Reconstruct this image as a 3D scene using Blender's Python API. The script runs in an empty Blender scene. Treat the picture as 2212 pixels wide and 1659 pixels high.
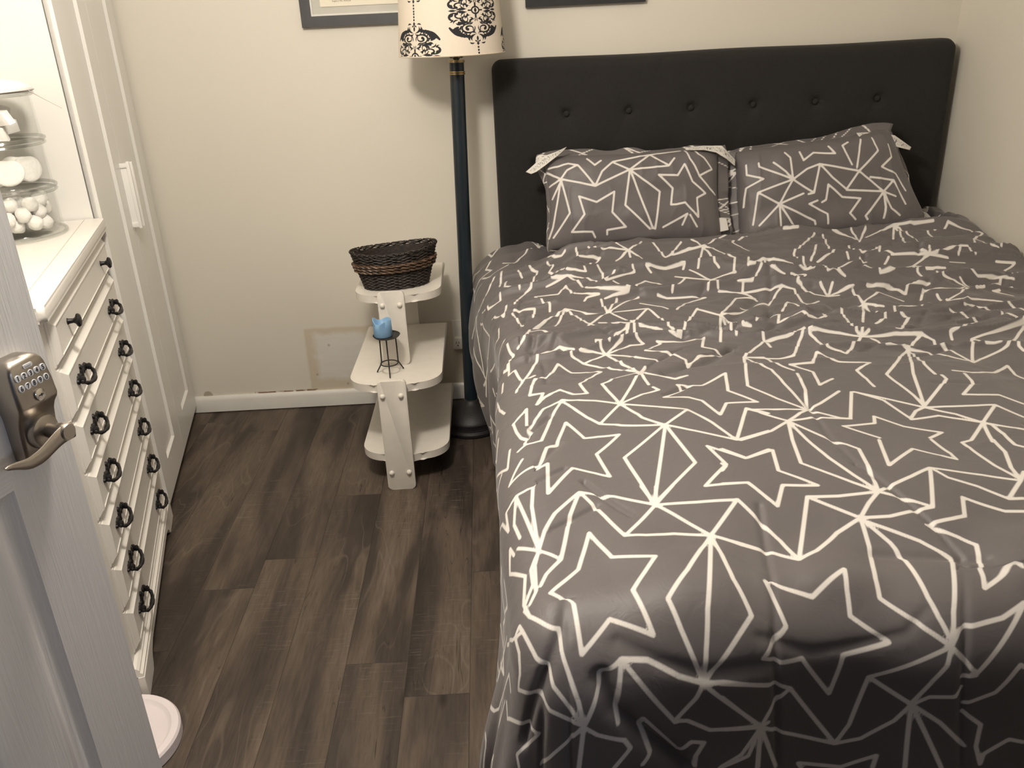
import bpy, bmesh, math, random
import numpy as np
from mathutils import Vector, Matrix

random.seed(7)
PI = math.pi
SC = bpy.context.scene
COL = SC.collection

# ------------------------------------------------------------------ camera
def cam_setup():
    p, r, y = math.radians(23.4), math.radians(2.73), math.radians(0.9)
    f = np.array([math.sin(y) * math.cos(p), math.cos(y) * math.cos(p), -math.sin(p)])
    r0 = np.array([math.cos(y), -math.sin(y), 0.0])
    d0 = np.cross(f, r0)
    rr = math.cos(r) * r0 + math.sin(r) * d0
    dd = -math.sin(r) * r0 + math.cos(r) * d0
    cam = bpy.data.cameras.new('camera')
    cam.sensor_width = 36.0
    cam.lens = 1840.0 / 2212.0 * 36.0
    cam.clip_start = 0.02
    o = bpy.data.objects.new('camera', cam)
    COL.objects.link(o)
    m = Matrix(((rr[0], -dd[0], -f[0], 0.0), (rr[1], -dd[1], -f[1], 0.0), (rr[2], -dd[2], -f[2], 1.40), (0, 0, 0, 1)))
    o.matrix_world = m
    SC.camera = o
cam_setup()

# ------------------------------------------------------------------ light
SC.view_settings.view_transform = 'Standard'
SC.view_settings.look = 'None'
SC.view_settings.gamma = 1.0
SC.view_settings.use_curve_mapping = False
SC.view_settings.exposure = 0.0
world = bpy.data.worlds.new('world')
SC.world = world
world.use_nodes = True
world.node_tree.nodes['Background'].inputs[0].default_value = (0.78, 0.80, 1.0, 1)
world.node_tree.nodes['Background'].inputs[1].default_value = 0.07

def light(name, kind, loc, energy, color, size=0.1, rot=None, size_y=None):
    l = bpy.data.lights.new(name, kind)
    l.energy = energy
    l.color = color
    if kind == 'AREA':
        l.size = size
        if size_y:
            l.shape = 'RECTANGLE'; l.size_y = size_y
    else:
        l.shadow_soft_size = size
    o = bpy.data.objects.new(name, l)
    COL.objects.link(o)
    o.location = loc
    if rot: o.rotation_euler = rot
    return o
LAMP = (-0.36, 1.32, 2.04)
light('ceiling_bulb', 'POINT', LAMP, 70.0, (1.0, 0.905, 0.79), 0.11)
light('hallway_bulb', 'POINT', (2.20, -0.60, 1.75), 28.0, (0.72, 0.80, 1.0), 0.15)

# ------------------------------------------------------------------ tagging
def tag(o, label=None, cat=None, group=None, kind=None):
    if label: o['label'] = label
    if cat: o['category'] = cat
    if group: o['group'] = group
    if kind: o['kind'] = kind
    return o

def empty(name, loc=(0, 0, 0), rz=0.0):
    o = bpy.data.objects.new(name, None)
    o.empty_display_size = 0.05
    COL.objects.link(o)
    o.location = loc
    o.rotation_euler = (0, 0, rz)
    return o

def copy_tree(o, parent=None):
    c = o.copy()
    COL.objects.link(c)
    if parent: c.parent = parent
    for ch in list(o.children):
        copy_tree(ch, c)
    return c

# ------------------------------------------------------------------ materials
class NT:
    def __init__(s, name):
        s.m = bpy.data.materials.new(name)
        s.m.use_nodes = True
        s.t = s.m.node_tree
        s.b = s.t.nodes['Principled BSDF']
        s.out = s.t.nodes['Material Output']
    def n(s, kind, **kw):
        nd = s.t.nodes.new(kind)
        for k, v in kw.items(): setattr(nd, k, v)
        return nd
    def put(s, sock, v):
        if isinstance(v, bpy.types.NodeSocket): s.t.links.new(v, sock)
        elif isinstance(v, (tuple, list)) and len(v) == 3 and sock.type == 'RGBA': sock.default_value = (*v, 1)
        else: sock.default_value = v
    def math(s, op, a, b=None, c=None, clamp=False):
        nd = s.n('ShaderNodeMath', operation=op, use_clamp=clamp)
        s.put(nd.inputs[0], a)
        if b is not None: s.put(nd.inputs[1], b)
        if c is not None: s.put(nd.inputs[2], c)
        return nd.outputs[0]
    def mix(s, fac, a, b, mode='MIX'):
        nd = s.n('ShaderNodeMix', data_type='RGBA', blend_type=mode)
        s.put(nd.inputs[0], fac); s.put(nd.inputs[6], a); s.put(nd.inputs[7], b)
        return nd.outputs[2]
    def coord(s, which='Object'):
        return s.n('ShaderNodeTexCoord').outputs[which]
    def mapping(s, v, scale=(1, 1, 1), loc=(0, 0, 0), rot=(0, 0, 0)):
        nd = s.n('ShaderNodeMapping')
        s.put(nd.inputs[0], v)
        nd.inputs[1].default_value = loc; nd.inputs[2].default_value = rot; nd.inputs[3].default_value = scale
        return nd.outputs[0]
    def noise(s, v, scale=5.0, detail=3.0, rough=0.5, dist=0.0, out=0):
        nd = s.n('ShaderNodeTexNoise')
        if v is not None: s.put(nd.inputs['Vector'], v)
        nd.inputs['Scale'].default_value = scale
        nd.inputs['Detail'].default_value = detail
        nd.inputs['Roughness'].default_value = rough
        nd.inputs['Distortion'].default_value = dist
        return nd.outputs[out]
    def ramp(s, fac, stops):
        nd = s.n('ShaderNodeValToRGB')
        s.put(nd.inputs[0], fac)
        el = nd.color_ramp.elements
        while len(el) > 1: el.remove(el[-1])
        el[0].position = stops[0][0]; el[0].color = (*stops[0][1], 1)
        for p, c in stops[1:]:
            e = el.new(p); e.color = (*c, 1)
        return nd.outputs[0]
    def maprange(s, v, a, b, c=0.0, d=1.0, smooth=False):
        nd = s.n('ShaderNodeMapRange')
        if smooth: nd.interpolation_type = 'SMOOTHSTEP'
        s.put(nd.inputs[0], v)
        for i, x in zip((1, 2, 3, 4), (a, b, c, d)): nd.inputs[i].default_value = x
        return nd.outputs[0]
    def bump(s, h, strength=0.3, dist=0.01, normal=None):
        nd = s.n('ShaderNodeBump')
        nd.inputs['Strength'].default_value = strength
        nd.inputs['Distance'].default_value = dist
        s.put(nd.inputs['Height'], h)
        if normal is not None: s.put(nd.inputs['Normal'], normal)
        return nd.outputs[0]
    def set(s, **kw):
        names = {'color': 'Base Color', 'rough': 'Roughness', 'metal': 'Metallic', 'normal': 'Normal', 'sheen': 'Sheen Weight',
                 'sheen_rough': 'Sheen Roughness', 'sheen_tint': 'Sheen Tint', 'spec': 'Specular IOR Level', 'coat': 'Coat Weight', 'coat_rough': 'Coat Roughness',
                 'sss': 'Subsurface Weight', 'sss_r': 'Subsurface Radius', 'sss_scale': 'Subsurface Scale', 'aniso': 'Anisotropic', 'trans': 'Transmission Weight', 'ior': 'IOR', 'alpha': 'Alpha',
                 'emit': 'Emission Color', 'emit_s': 'Emission Strength'}
        for k, v in kw.items(): s.put(s.b.inputs[names[k]], v)
        return s.m

MATS = {}
def simple(name, color, rough=0.5, metal=0.0, var=0.06, scale=9.0, bump=0.0, bscale=60.0, **kw):
    """procedural paint or plastic: a touch of mottling and a fine surface bump"""
    if name in MATS: return MATS[name]
    t = NT(name)
    v = t.coord('Object')
    nz = t.noise(v, scale, 4.0)
    dark = tuple(c * (1 - var) for c in color); lite = tuple(min(1.0, c * (1 + var)) for c in color)
    t.set(color=t.ramp(nz, [(0.3, dark), (0.7, lite)]), rough=rough, metal=metal, **kw)
    if bump > 0: t.set(normal=t.bump(t.noise(v, bscale, 3.0), bump, 0.002))
    MATS[name] = t.m
    return t.m

# ------------------------------------------------------------------ mesh helpers
def link(name, me, mat=None, parent=None, loc=None, rot=None, smooth=True):
    o = bpy.data.objects.new(name, me)
    COL.objects.link(o)
    if mat is not None:
        for mm in (mat if isinstance(mat, (list, tuple)) else [mat]): me.materials.append(mm)
    if parent is not None: o.parent = parent
    if loc is not None: o.location = loc
    if rot is not None: o.rotation_euler = rot
    return o

def shade(me, angle=35.0):
    me.polygons.foreach_set('use_smooth', [True] * len(me.polygons))
    try: me.set_sharp_from_angle(angle=math.radians(angle))
    except Exception: pass

class MB:
    """collects shapes for ONE part mesh"""
    def __init__(s): s.bm = bmesh.new()
    def _mat(s, faces, mi):
        for f in faces: f.material_index = mi
    def box(s, x0, x1, y0, y1, z0, z1, bev=0.0, seg=2, mi=0, rot=None, piv=None):
        r = bmesh.ops.create_cube(s.bm, size=1.0)
        vs = r['verts']
        for v in vs:
            v.co = Vector(((x0 + x1) / 2 + v.co.x * (x1 - x0), (y0 + y1) / 2 + v.co.y * (y1 - y0), (z0 + z1) / 2 + v.co.z * (z1 - z0)))
        fs = list({f for v in vs for f in v.link_faces})
        s._mat(fs, mi)
        if bev > 0:
            es = list({e for v in vs for e in v.link_edges})
            rr = bmesh.ops.bevel(s.bm, geom=es, offset=bev, segments=seg, affect='EDGES', profile=0.6)
            vs = list({v for f in rr['faces'] for v in f.verts} | set(v for v in vs if v.is_valid))
            fs = {f for v in vs for f in v.link_faces}
            s._mat(fs, mi)
        if rot is not None:
            bmesh.ops.transform(s.bm, matrix=Matrix.Translation(piv) @ rot @ Matrix.Translation(-Vector(piv)), verts=vs)
        return s
    def loft(s, rings, closed=True, cap=True, mi=0):
        """rings: list of equal-length point lists"""
        R = [[s.bm.verts.new(p) for p in ring] for ring in rings]
        n = len(R[0])
        for a, b in zip(R[:-1], R[1:]):
            for i in range(n if closed else n - 1):
                j = (i + 1) % n
                try: s.bm.faces.new((a[i], a[j], b[j], b[i])).material_index = mi
                except ValueError: pass
        if cap and closed:
            for ring in (R[0][::-1], R[-1]):
                try: s.bm.faces.new(ring).material_index = mi
                except ValueError: pass
        return s
    def lathe(s, prof, seg=32, c=(0, 0, 0), mi=0, axis='z', cap=True):
        rings = []
        for r, h in prof:
            ring = []
            for i in range(seg):
                a = 2 * PI * i / seg
                p = (r * math.cos(a), r * math.sin(a), h)
                if axis == 'x': p = (p[2], p[0], p[1])
                elif axis == 'y': p = (p[1], p[2], p[0])
                ring.append((c[0] + p[0], c[1] + p[1], c[2] + p[2]))
            rings.append(ring)
        return s.loft(rings, True, cap, mi)
    def tube(s, pts, r, seg=8, closed=False, mi=0, flat=1.0):
        pts = [Vector(p) for p in pts]
        n = len(pts)
        rings = []
        up = None
        for i in range(n):
            if closed: t = pts[(i + 1) % n] - pts[(i - 1) % n]
            else: t = pts[min(i + 1, n - 1)] - pts[max(i - 1, 0)]
            t.normalize()
            if up is None:
                up = Vector((0, 0, 1)) if abs(t.z) < 0.9 else Vector((1, 0, 0))
            a = t.cross(up)
            if a.length < 1e-6: a = t.cross(Vector((1, 0.3, 0)))
            a.normalize(); b = a.cross(t).normalized()
            up = b
            rad = r[i] if isinstance(r, (list, tuple)) else r
            rings.append([pts[i] + a * (rad * math.cos(2 * PI * k / seg)) + b * (rad * flat * math.sin(2 * PI * k / seg)) for k in range(seg)])
        if closed: rings.append(rings[0])
        if closed:
            R = [[s.bm.verts.new(p) for p in ring] for ring in rings[:-1]]
            m = len(R)
            for i in range(m):
                a, b = R[i], R[(i + 1) % m]
                for k in range(seg):
                    j = (k + 1) % seg
                    s.bm.faces.new((a[k], a[j], b[j], b[k])).material_index = mi
            return s
        return s.loft(rings, True, True, mi)
    def ball(s, c, r, sc=(1, 1, 1), sub=2, mi=0):
        rr = bmesh.ops.create_icosphere(s.bm, subdivisions=sub, radius=r)
        for v in rr['verts']: v.co = Vector((c[0] + v.co.x * sc[0], c[1] + v.co.y * sc[1], c[2] + v.co.z * sc[2]))
        s._mat({f for v in rr['verts'] for f in v.link_faces}, mi)
        return s
    def prism(s, outline, axis, a, b, bev=0.0, seg=2, mi=0):
        """outline of 2-D points extruded along axis from a to b, rims bevelled"""
        def P(u, v, w):
            return {'x': (w, u, v), 'y': (u, w, v), 'z': (u, v, w)}[axis]
        lo = [s.bm.verts.new(P(u, v, a)) for u, v in outline]
        hi = [s.bm.verts.new(P(u, v, b)) for u, v in outline]
        n = len(lo)
        f1 = s.bm.faces.new(lo[::-1]); f2 = s.bm.faces.new(hi)
        fs = [f1, f2]
        for i in range(n):
            j = (i + 1) % n
            fs.append(s.bm.faces.new((lo[i], lo[j], hi[j], hi[i])))
        s._mat(fs, mi)
        if bev > 0:
            es = [e for e in list(f1.edges) + list(f2.edges)]
            r = bmesh.ops.bevel(s.bm, geom=es, offset=bev, segments=seg, affect='EDGES', profile=0.5)
            s._mat(r['faces'], mi)
        return s
    def quad(s, pts, mi=0):
        s.bm.faces.new([s.bm.verts.new(p) for p in pts]).material_index = mi
        return s
    def build(s, name, mat, parent=None, loc=None, rot=None, angle=35.0):
        bmesh.ops.recalc_face_normals(s.bm, faces=s.bm.faces)
        me = bpy.data.meshes.new(name)
        s.bm.to_mesh(me); s.bm.free()
        shade(me, angle)
        return link(name, me, mat, parent, loc, rot)

def rounded_rect(x0, x1, y0, y1, r, n=5):
    pts = []
    for cx_, cy_, a0 in ((x1 - r, y1 - r, 0), (x0 + r, y1 - r, 90), (x0 + r, y0 + r, 180), (x1 - r, y0 + r, 270)):
        for i in range(n + 1):
            a = math.radians(a0 + 90 * i / n)
            pts.append((cx_ + r * math.cos(a), cy_ + r * math.sin(a)))
    return pts

def grid_mesh(name, P, nu, nv, attrs=None, flip=False, wrap=False):
    """P: (nv, nu, 3) array; quads"""
    me = bpy.data.meshes.new(name)
    V = P.reshape(-1, 3)
    iu = np.arange(nu if wrap else nu - 1); iv = np.arange(nv - 1)
    a = (iv[:, None] * nu + iu[None, :]).ravel()
    b = (iv[:, None] * nu + ((iu + 1) % nu)[None, :]).ravel()
    q = np.stack([a, b, b + nu, a + nu], 1)
    if flip: q = q[:, ::-1]
    me.vertices.add(len(V)); me.vertices.foreach_set('co', V.astype(np.float32).ravel())
    me.loops.add(q.size); me.loops.foreach_set('vertex_index', q.astype(np.int32).ravel())
    me.polygons.add(len(q))
    me.polygons.foreach_set('loop_start', np.arange(0, q.size, 4, dtype=np.int32))
    me.update(calc_edges=True)
    me.polygons.foreach_set('use_smooth', np.ones(len(q), dtype=bool))
    for k, v in (attrs or {}).items():
        at = me.attributes.new(k, 'FLOAT', 'POINT')
        at.data.foreach_set('value', v.astype(np.float32).ravel())
    me.update()
    return me

# ------------------------------------------------------------------ numpy noise and distance fields
def _h(ix, iy, seed):
    h = (ix.astype(np.int64) * 374761393 + iy.astype(np.int64) * 668265263 + seed * 1442695041) & 0xFFFFFFFF
    h = ((h ^ (h >> 13)) * 1274126177) & 0xFFFFFFFF
    return ((h ^ (h >> 16)) & 0xFFFFFF) / float(0xFFFFFF)
def vnoise(x, y, seed=0):
    x = np.asarray(x, float); y = np.asarray(y, float)
    ix = np.floor(x); iy = np.floor(y); fx = x - ix; fy = y - iy
    ux = fx * fx * fx * (fx * (fx * 6 - 15) + 10); uy = fy * fy * fy * (fy * (fy * 6 - 15) + 10)
    a = _h(ix, iy, seed); b = _h(ix + 1, iy, seed); c = _h(ix, iy + 1, seed); d = _h(ix + 1, iy + 1, seed)
    return ((a * (1 - ux) + b * ux) * (1 - uy) + (c * (1 - ux) + d * ux) * uy) * 2 - 1
def fbm(x, y, seed=0, oct=3):
    r = 0; am = 1.0; fr = 1.0; tot = 0
    for i in range(oct):
        r = r + am * vnoise(x * fr + 17.3 * i, y * fr + 5.1 * i, seed + i * 31); tot += am
        am *= 0.5; fr *= 2.0
    return r / tot
def sstep(a, b, x):
    t = np.clip((x - a) / (b - a), 0, 1)
    return t * t * (3 - 2 * t)

def seg_field(S, T, lines, reach=0.03):
    """distance from each regular-grid point to the nearest polyline (capped at reach)"""
    D = np.full(S.shape, reach)
    s_ax = S[0, :]; t_ax = T[:, 0]
    for ln in lines:
        for (ax, ay), (bx, by) in zip(ln[:-1], ln[1:]):
            i0, i1 = np.searchsorted(s_ax, (min(ax, bx) - reach, max(ax, bx) + reach))
            j0, j1 = np.searchsorted(t_ax, (min(ay, by) - reach, max(ay, by) + reach))
            if i1 <= i0 or j1 <= j0: continue
            px = S[j0:j1, i0:i1] - ax; py = T[j0:j1, i0:i1] - ay
            dx, dy = bx - ax, by - ay
            L = dx * dx + dy * dy + 1e-12
            h = np.clip((px * dx + py * dy) / L, 0, 1)
            d = np.hypot(px - h * dx, py - h * dy)
            D[j0:j1, i0:i1] = np.minimum(D[j0:j1, i0:i1], d)
    return D

# ------------------------------------------------------------------ printed pattern and creases, in cloth coordinates (metres)
DUVET_LINES = [
[(0.057,0.135),(0.083,0.059),(0.147,0.04),(0.102,-0.024),(0.121,-0.096),(0.063,-0.063),(0.019,-0.107),(0.015,-0.033),(-0.017,-0.002),(0.03,0.047),(0.057,0.135)],
[(0.244,0.09),(0.186,-0.002),(0.148,-0.05),(0.16,-0.093),(0.186,-0.167)],
[(0.244,0.09),(0.201,-0.071),(0.192,-0.122),(0.187,-0.168)],
[(0.244,0.09),(0.249,-0.021),(0.263,-0.077),(0.187,-0.168)],
[(0.244,0.09),(0.305,0.165)],
[(0.244,0.09),(0.173,0.179)],
[(0.244,0.09),(0.188,0.102),(0.144,0.1),(0.111,0.106)],
[(0.244,0.09),(0.27,0.074),(0.323,0.05)],
[(0.173,0.179),(0.111,0.227),(0.054,0.251)],
[(0.173,0.179),(0.238,0.17),(0.305,0.165)],
[(0.173,0.179),(0.111,0.106)],
[(0.173,0.179),(0.161,0.245)],
[(0.173,0.179),(0.185,0.236)],
[(0.173,0.179),(0.211,0.227)],
[(0.054,0.251),(0.088,0.172),(0.111,0.106)],
[(0.054,0.251),(0.031,0.185),(0.006,0.077)],
[(0.054,0.251),(0.006,0.193),(-0.014,0.153),(-0.028,0.107)],
[(-0.028,0.107),(0.006,0.077)],
[(-0.062,0.282),(-0.027,0.11)],
[(-0.062,0.282),(-0.071,0.205),(-0.06,0.16)],
[(-0.028,0.107),(-0.067,0.141)],
[(-0.028,0.107),(-0.032,0.224),(-0.026,0.284)],
[(-0.062,0.282),(-0.045,0.279),(-0.03,0.281)],
[(0.006,0.077),(-0.02,0.045),(-0.031,0.021)],
[(-0.028,0.105),(-0.044,0.071),(-0.043,0.033),(-0.061,-0.002)],
[(-0.028,0.105),(-0.037,0.075),(-0.039,0.013),(-0.052,-0.01)],
[(-0.128,0.266),(-0.11,0.259),(-0.087,0.205),(-0.092,0.267),(-0.081,0.269),(-0.062,0.282)],
[(-0.087,0.16),(-0.095,0.108),(-0.056,0.064),(-0.064,0.002),(-0.054,-0.034)],
[(-0.087,0.16),(-0.077,0.134)],
[(-0.063,-0.015),(-0.053,-0.035),(-0.031,-0.057),(-0.012,-0.073),(-0.01,-0.102),(0.01,-0.171),(0.016,-0.205)],
[(-0.076,-0.038),(-0.07,-0.052),(-0.083,-0.052),(-0.1,-0.047),(-0.159,0.016)],
[(-0.09,-0.049),(-0.076,-0.038)],
[(-0.07,-0.052),(-0.052,-0.101),(-0.037,-0.121),(-0.029,-0.146),(-0.002,-0.18),(0.015,-0.207)],
[(-0.09,-0.049),(-0.085,-0.08),(-0.09,-0.101),(-0.094,-0.111),(-0.113,-0.129),(-0.059,-0.158),(-0.042,-0.179),(0.015,-0.208)],
[(0.016,-0.211),(0.041,-0.157),(0.042,-0.143),(0.073,-0.12)],
[(0.016,-0.211),(-0.008,-0.234),(-0.021,-0.24),(-0.064,-0.258),(-0.105,-0.27)],
[(0.016,-0.211),(0.008,-0.285)],
[(0.016,-0.211),(0.035,-0.227),(0.074,-0.246),(0.083,-0.262),(0.059,-0.293)],
[(0.073,-0.12),(0.063,-0.195),(0.066,-0.219)],
[(0.073,-0.12),(0.148,-0.229)],
[(0.073,-0.12),(0.11,-0.129),(0.152,-0.155),(0.186,-0.168)],
[(0.186,-0.168),(0.216,-0.168),(0.282,-0.178)],
[(0.186,-0.168),(0.176,-0.189),(0.149,-0.223)],
[(0.186,-0.168),(0.275,-0.251)],
[(0.149,-0.227),(0.165,-0.228),(0.198,-0.248),(0.275,-0.251)],
[(0.276,-0.254),(0.288,-0.247)],
[(0.276,-0.254),(0.289,-0.26)],
[(0.276,-0.254),(0.26,-0.306),(0.217,-0.322)],
[(0.276,-0.254),(0.278,-0.333)],
[(0.276,-0.254),(0.292,-0.293)],
[(0.101,-0.214),(0.097,-0.233),(0.113,-0.282),(0.101,-0.298)],
[(0.101,-0.214),(0.155,-0.287),(0.172,-0.268),(0.191,-0.271),(0.18,-0.296),(0.18,-0.319)],
[(-0.156,-0.072),(-0.2,-0.057),(-0.228,-0.038),(-0.247,-0.028),(-0.264,-0.024),(-0.293,0.026)],
[(-0.334,0.009),(-0.34,-0.002),(-0.352,-0.008),(-0.394,-0.015)],
[(-0.156,-0.072),(-0.16,-0.108)],
[(-0.196,-0.1),(-0.198,-0.136),(-0.117,-0.19),(-0.084,-0.216),(-0.128,-0.221),(-0.167,-0.218),(-0.169,-0.242)],
[(0.297,-0.019),(0.358,-0.047),(0.417,-0.009),(0.41,-0.04),(0.406,-0.075),(0.454,-0.119),(0.39,-0.132),(0.377,-0.201),(0.331,-0.135),(0.297,-0.142),(0.273,-0.137),(0.311,-0.089),(0.302,-0.051),(0.297,-0.019)],
[(0.244,0.09),(0.284,0.065),(0.33,0.047),(0.361,0.023)],
[(0.306,0.166),(0.349,0.073),(0.361,0.023)],
[(0.487,0.106),(0.441,0.082),(0.394,0.04),(0.361,0.023)],
[(0.487,0.106),(0.512,0.136),(0.538,0.161)],
[(0.487,0.106),(0.533,0.102),(0.606,0.114)],
[(0.487,0.106),(0.479,0.049),(0.459,-0.022),(0.454,-0.053),(0.502,-0.104),(0.535,-0.134)],
[(0.488,0.101),(0.512,0.052),(0.515,0.04),(0.519,0.014),(0.52,-0.061),(0.525,-0.092),(0.534,-0.122)],
[(0.491,0.098),(0.556,0.048),(0.587,0.011),(0.547,-0.088),(0.536,-0.132)],
[(0.422,0.165),(0.361,0.023)],
[(0.422,0.165),(0.472,0.159),(0.538,0.161)],
[(0.422,0.165),(0.487,0.106)],
[(0.538,0.161),(0.61,0.197),(0.654,0.224)],
[(0.538,0.161),(0.564,0.145),(0.606,0.114)],
[(0.538,0.161),(0.509,0.191),(0.447,0.268),(0.463,0.36)],
[(0.538,0.161),(0.519,0.213),(0.501,0.281),(0.49,0.357)],
[(0.538,0.161),(0.567,0.31),(0.533,0.353)],
[(0.654,0.224),(0.606,0.114)],
[(0.654,0.224),(0.734,0.204),(0.787,0.18)],
[(0.654,0.224),(0.669,0.192),(0.708,0.169),(0.742,0.135)],
[(0.787,0.18),(0.742,0.135)],
[(0.769,0.331),(0.768,0.312),(0.775,0.236),(0.788,0.187)],
[(0.825,0.33),(0.82,0.283),(0.797,0.225),(0.789,0.183)],
[(0.742,0.135),(0.767,0.134)],
[(0.787,0.18),(0.809,0.208)],
[(0.621,0.348),(0.588,0.235),(0.665,0.308),(0.701,0.274),(0.722,0.263),(0.721,0.35)],
[(0.325,0.335),(0.359,0.295),(0.414,0.323),(0.399,0.244),(0.449,0.191),(0.391,0.197),(0.367,0.147),(0.348,0.181),(0.336,0.209),(0.293,0.212)],
[(0.31,0.28),(0.315,0.271),(0.304,0.255)],
[(0.668,0.14),(0.649,0.095),(0.625,0.087),(0.58,0.078),(0.616,0.05),(0.634,0.03),(0.603,-0.056),(0.661,-0.026),(0.668,-0.035)],
[(0.668,0.14),(0.72,0.106),(0.749,0.103)],
[(0.535,-0.134),(0.549,-0.113),(0.613,-0.101),(0.649,-0.083)],
[(0.535,-0.134),(0.57,-0.177),(0.649,-0.083)],
[(0.535,-0.134),(0.429,-0.172)],
[(0.535,-0.134),(0.529,-0.16),(0.512,-0.182),(0.489,-0.227)],
[(0.57,-0.179),(0.552,-0.182)],
[(0.429,-0.172),(0.491,-0.227)],
[(0.429,-0.172),(0.413,-0.264),(0.396,-0.3)],
[(0.491,-0.227),(0.473,-0.258),(0.432,-0.292),(0.396,-0.3)],
[(0.491,-0.227),(0.512,-0.213),(0.547,-0.216),(0.554,-0.201)],
[(0.491,-0.227),(0.497,-0.348)],
[(0.491,-0.227),(0.548,-0.35)],
[(0.491,-0.227),(0.534,-0.264),(0.577,-0.313)],
[(0.563,-0.231),(0.602,-0.211),(0.625,-0.174),(0.631,-0.166),(0.636,-0.169)],
[(0.564,-0.247),(0.593,-0.271),(0.593,-0.312),(0.604,-0.345),(0.606,-0.326),(0.637,-0.297),(0.659,-0.302)],
[(0.317,-0.186),(0.396,-0.3)],
[(0.317,-0.186),(0.294,-0.178),(0.212,-0.169)],
[(0.317,-0.186),(0.297,-0.208),(0.276,-0.254)],
[(0.276,-0.254),(0.304,-0.267),(0.396,-0.3)],
[(0.276,-0.254),(0.213,-0.191)],
[(0.276,-0.254),(0.216,-0.249)],
[(0.276,-0.254),(0.249,-0.301),(0.22,-0.319)],
[(0.276,-0.254),(0.276,-0.332)],
[(0.276,-0.254),(0.309,-0.339)],
[(0.343,-0.334),(0.409,-0.347),(0.457,-0.325),(0.454,-0.349)],
[(0.343,-0.334),(0.349,-0.344)],
[(0.057,0.546),(0.085,0.455),(0.113,0.457),(0.154,0.454),(0.101,0.389),(0.114,0.297),(0.089,0.315),(0.05,0.336),(-0.001,0.252),(0.006,0.358),(-0.014,0.341),(0.009,0.422),(0.029,0.434),(0.057,0.546)],
[(0.246,0.459),(0.15,0.362),(0.171,0.181)],
[(0.245,0.456),(0.174,0.191)],
[(0.245,0.456),(0.266,0.293),(0.171,0.181)],
[(0.245,0.456),(0.3,0.509)],
[(0.245,0.456),(0.207,0.501),(0.174,0.576)],
[(0.245,0.456),(0.163,0.485),(0.123,0.507)],
[(0.245,0.456),(0.282,0.423),(0.361,0.368)],
[(0.174,0.576),(0.127,0.617),(0.059,0.66)],
[(0.174,0.576),(0.123,0.507)],
[(0.174,0.576),(0.25,0.533),(0.3,0.512)],
[(0.058,0.657),(0.101,0.547),(0.123,0.507)],
[(0.058,0.657),(0.03,0.584),(0.001,0.456),(-0.015,0.451),(-0.031,0.452)],
[(0.058,0.657),(0.044,0.65),(0.016,0.628),(-0.022,0.536),(-0.033,0.454)],
[(-0.031,0.452),(-0.049,0.438)],
[(-0.031,0.452),(-0.048,0.544),(-0.054,0.596)],
[(-0.055,0.592),(-0.031,0.618),(-0.02,0.639),(-0.024,0.558)],
[(0.174,0.576),(0.152,0.699),(0.172,0.707),(0.194,0.729),(0.241,0.727)],
[(0.174,0.576),(0.239,0.718)],
[(0.174,0.576),(0.229,0.608),(0.265,0.625),(0.255,0.639)],
[(0.239,0.718),(0.248,0.652)],
[(0.241,0.727),(0.225,0.792),(0.214,0.812),(0.202,0.857),(0.188,0.892)],
[(0.241,0.727),(0.229,0.752),(0.215,0.768),(0.202,0.792),(0.187,0.804),(0.158,0.837),(0.129,0.861)],
[(0.241,0.727),(0.259,0.757)],
[(0.241,0.727),(0.252,0.704),(0.31,0.671),(0.339,0.683)],
[(0.188,0.892),(0.173,0.902),(0.158,0.907),(0.126,0.907),(0.115,0.967),(0.082,0.978)],
[(0.188,0.892),(0.179,0.92),(0.177,1.002),(0.194,1.004),(0.202,0.938)],
[(0.188,0.892),(0.22,0.934),(0.235,0.948),(0.263,1.037),(0.289,1.106)],
[(0.188,0.892),(0.205,0.882),(0.221,0.868),(0.236,0.85),(0.248,0.826),(0.262,0.817),(0.303,0.783)],
[(0.188,0.892),(0.219,0.905),(0.254,0.935),(0.284,0.939)],
[(0.188,0.892),(0.148,0.868),(0.129,0.861)],
[(0.082,0.978),(0.096,0.963),(0.104,0.894),(0.117,0.883),(0.129,0.861)],
[(0.068,0.863),(0.096,0.816),(0.13,0.813),(0.146,0.799),(0.163,0.794),(0.143,0.773),(0.105,0.721),(0.116,0.662),(0.086,0.676),(0.059,0.707),(0.023,0.683),(0.003,0.651),(0.021,0.699),(-0.01,0.693),(0.004,0.763),(0.025,0.786),(0.045,0.8),(0.068,0.863)],
[(0.082,0.978),(0.05,0.965),(0.034,0.956),(0.018,0.88),(0.005,0.835),(-0.04,0.723)],
[(-0.023,0.766),(0.008,0.799)],
[(-0.023,0.766),(-0.039,0.849),(-0.056,0.841),(-0.053,0.962)],
[(0.289,1.106),(0.253,1.111),(0.235,1.11),(0.22,1.133),(0.202,1.133)],
[(0.289,1.106),(0.263,1.045),(0.229,1.022),(0.202,0.938)],
[(0.289,1.106),(0.273,0.96),(0.289,0.943)],
[(0.289,1.106),(0.31,1.153),(0.345,1.195)],
[(0.289,1.106),(0.278,1.144),(0.248,1.177),(0.235,1.203)],
[(0.289,1.106),(0.298,1.047),(0.334,1.035),(0.351,1.027),(0.358,0.965),(0.375,0.955)],
[(0.235,1.203),(0.229,1.3)],
[(0.235,1.203),(0.275,1.301)],
[(0.235,1.203),(0.179,1.226),(0.161,1.245),(0.142,1.259),(0.123,1.286)],
[(0.235,1.203),(0.171,1.117)],
[(0.235,1.203),(0.275,1.243),(0.319,1.296),(0.338,1.304)],
[(0.123,1.286),(0.135,1.244),(0.147,1.213),(0.157,1.164),(0.168,1.134),(0.189,1.115)],
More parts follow.
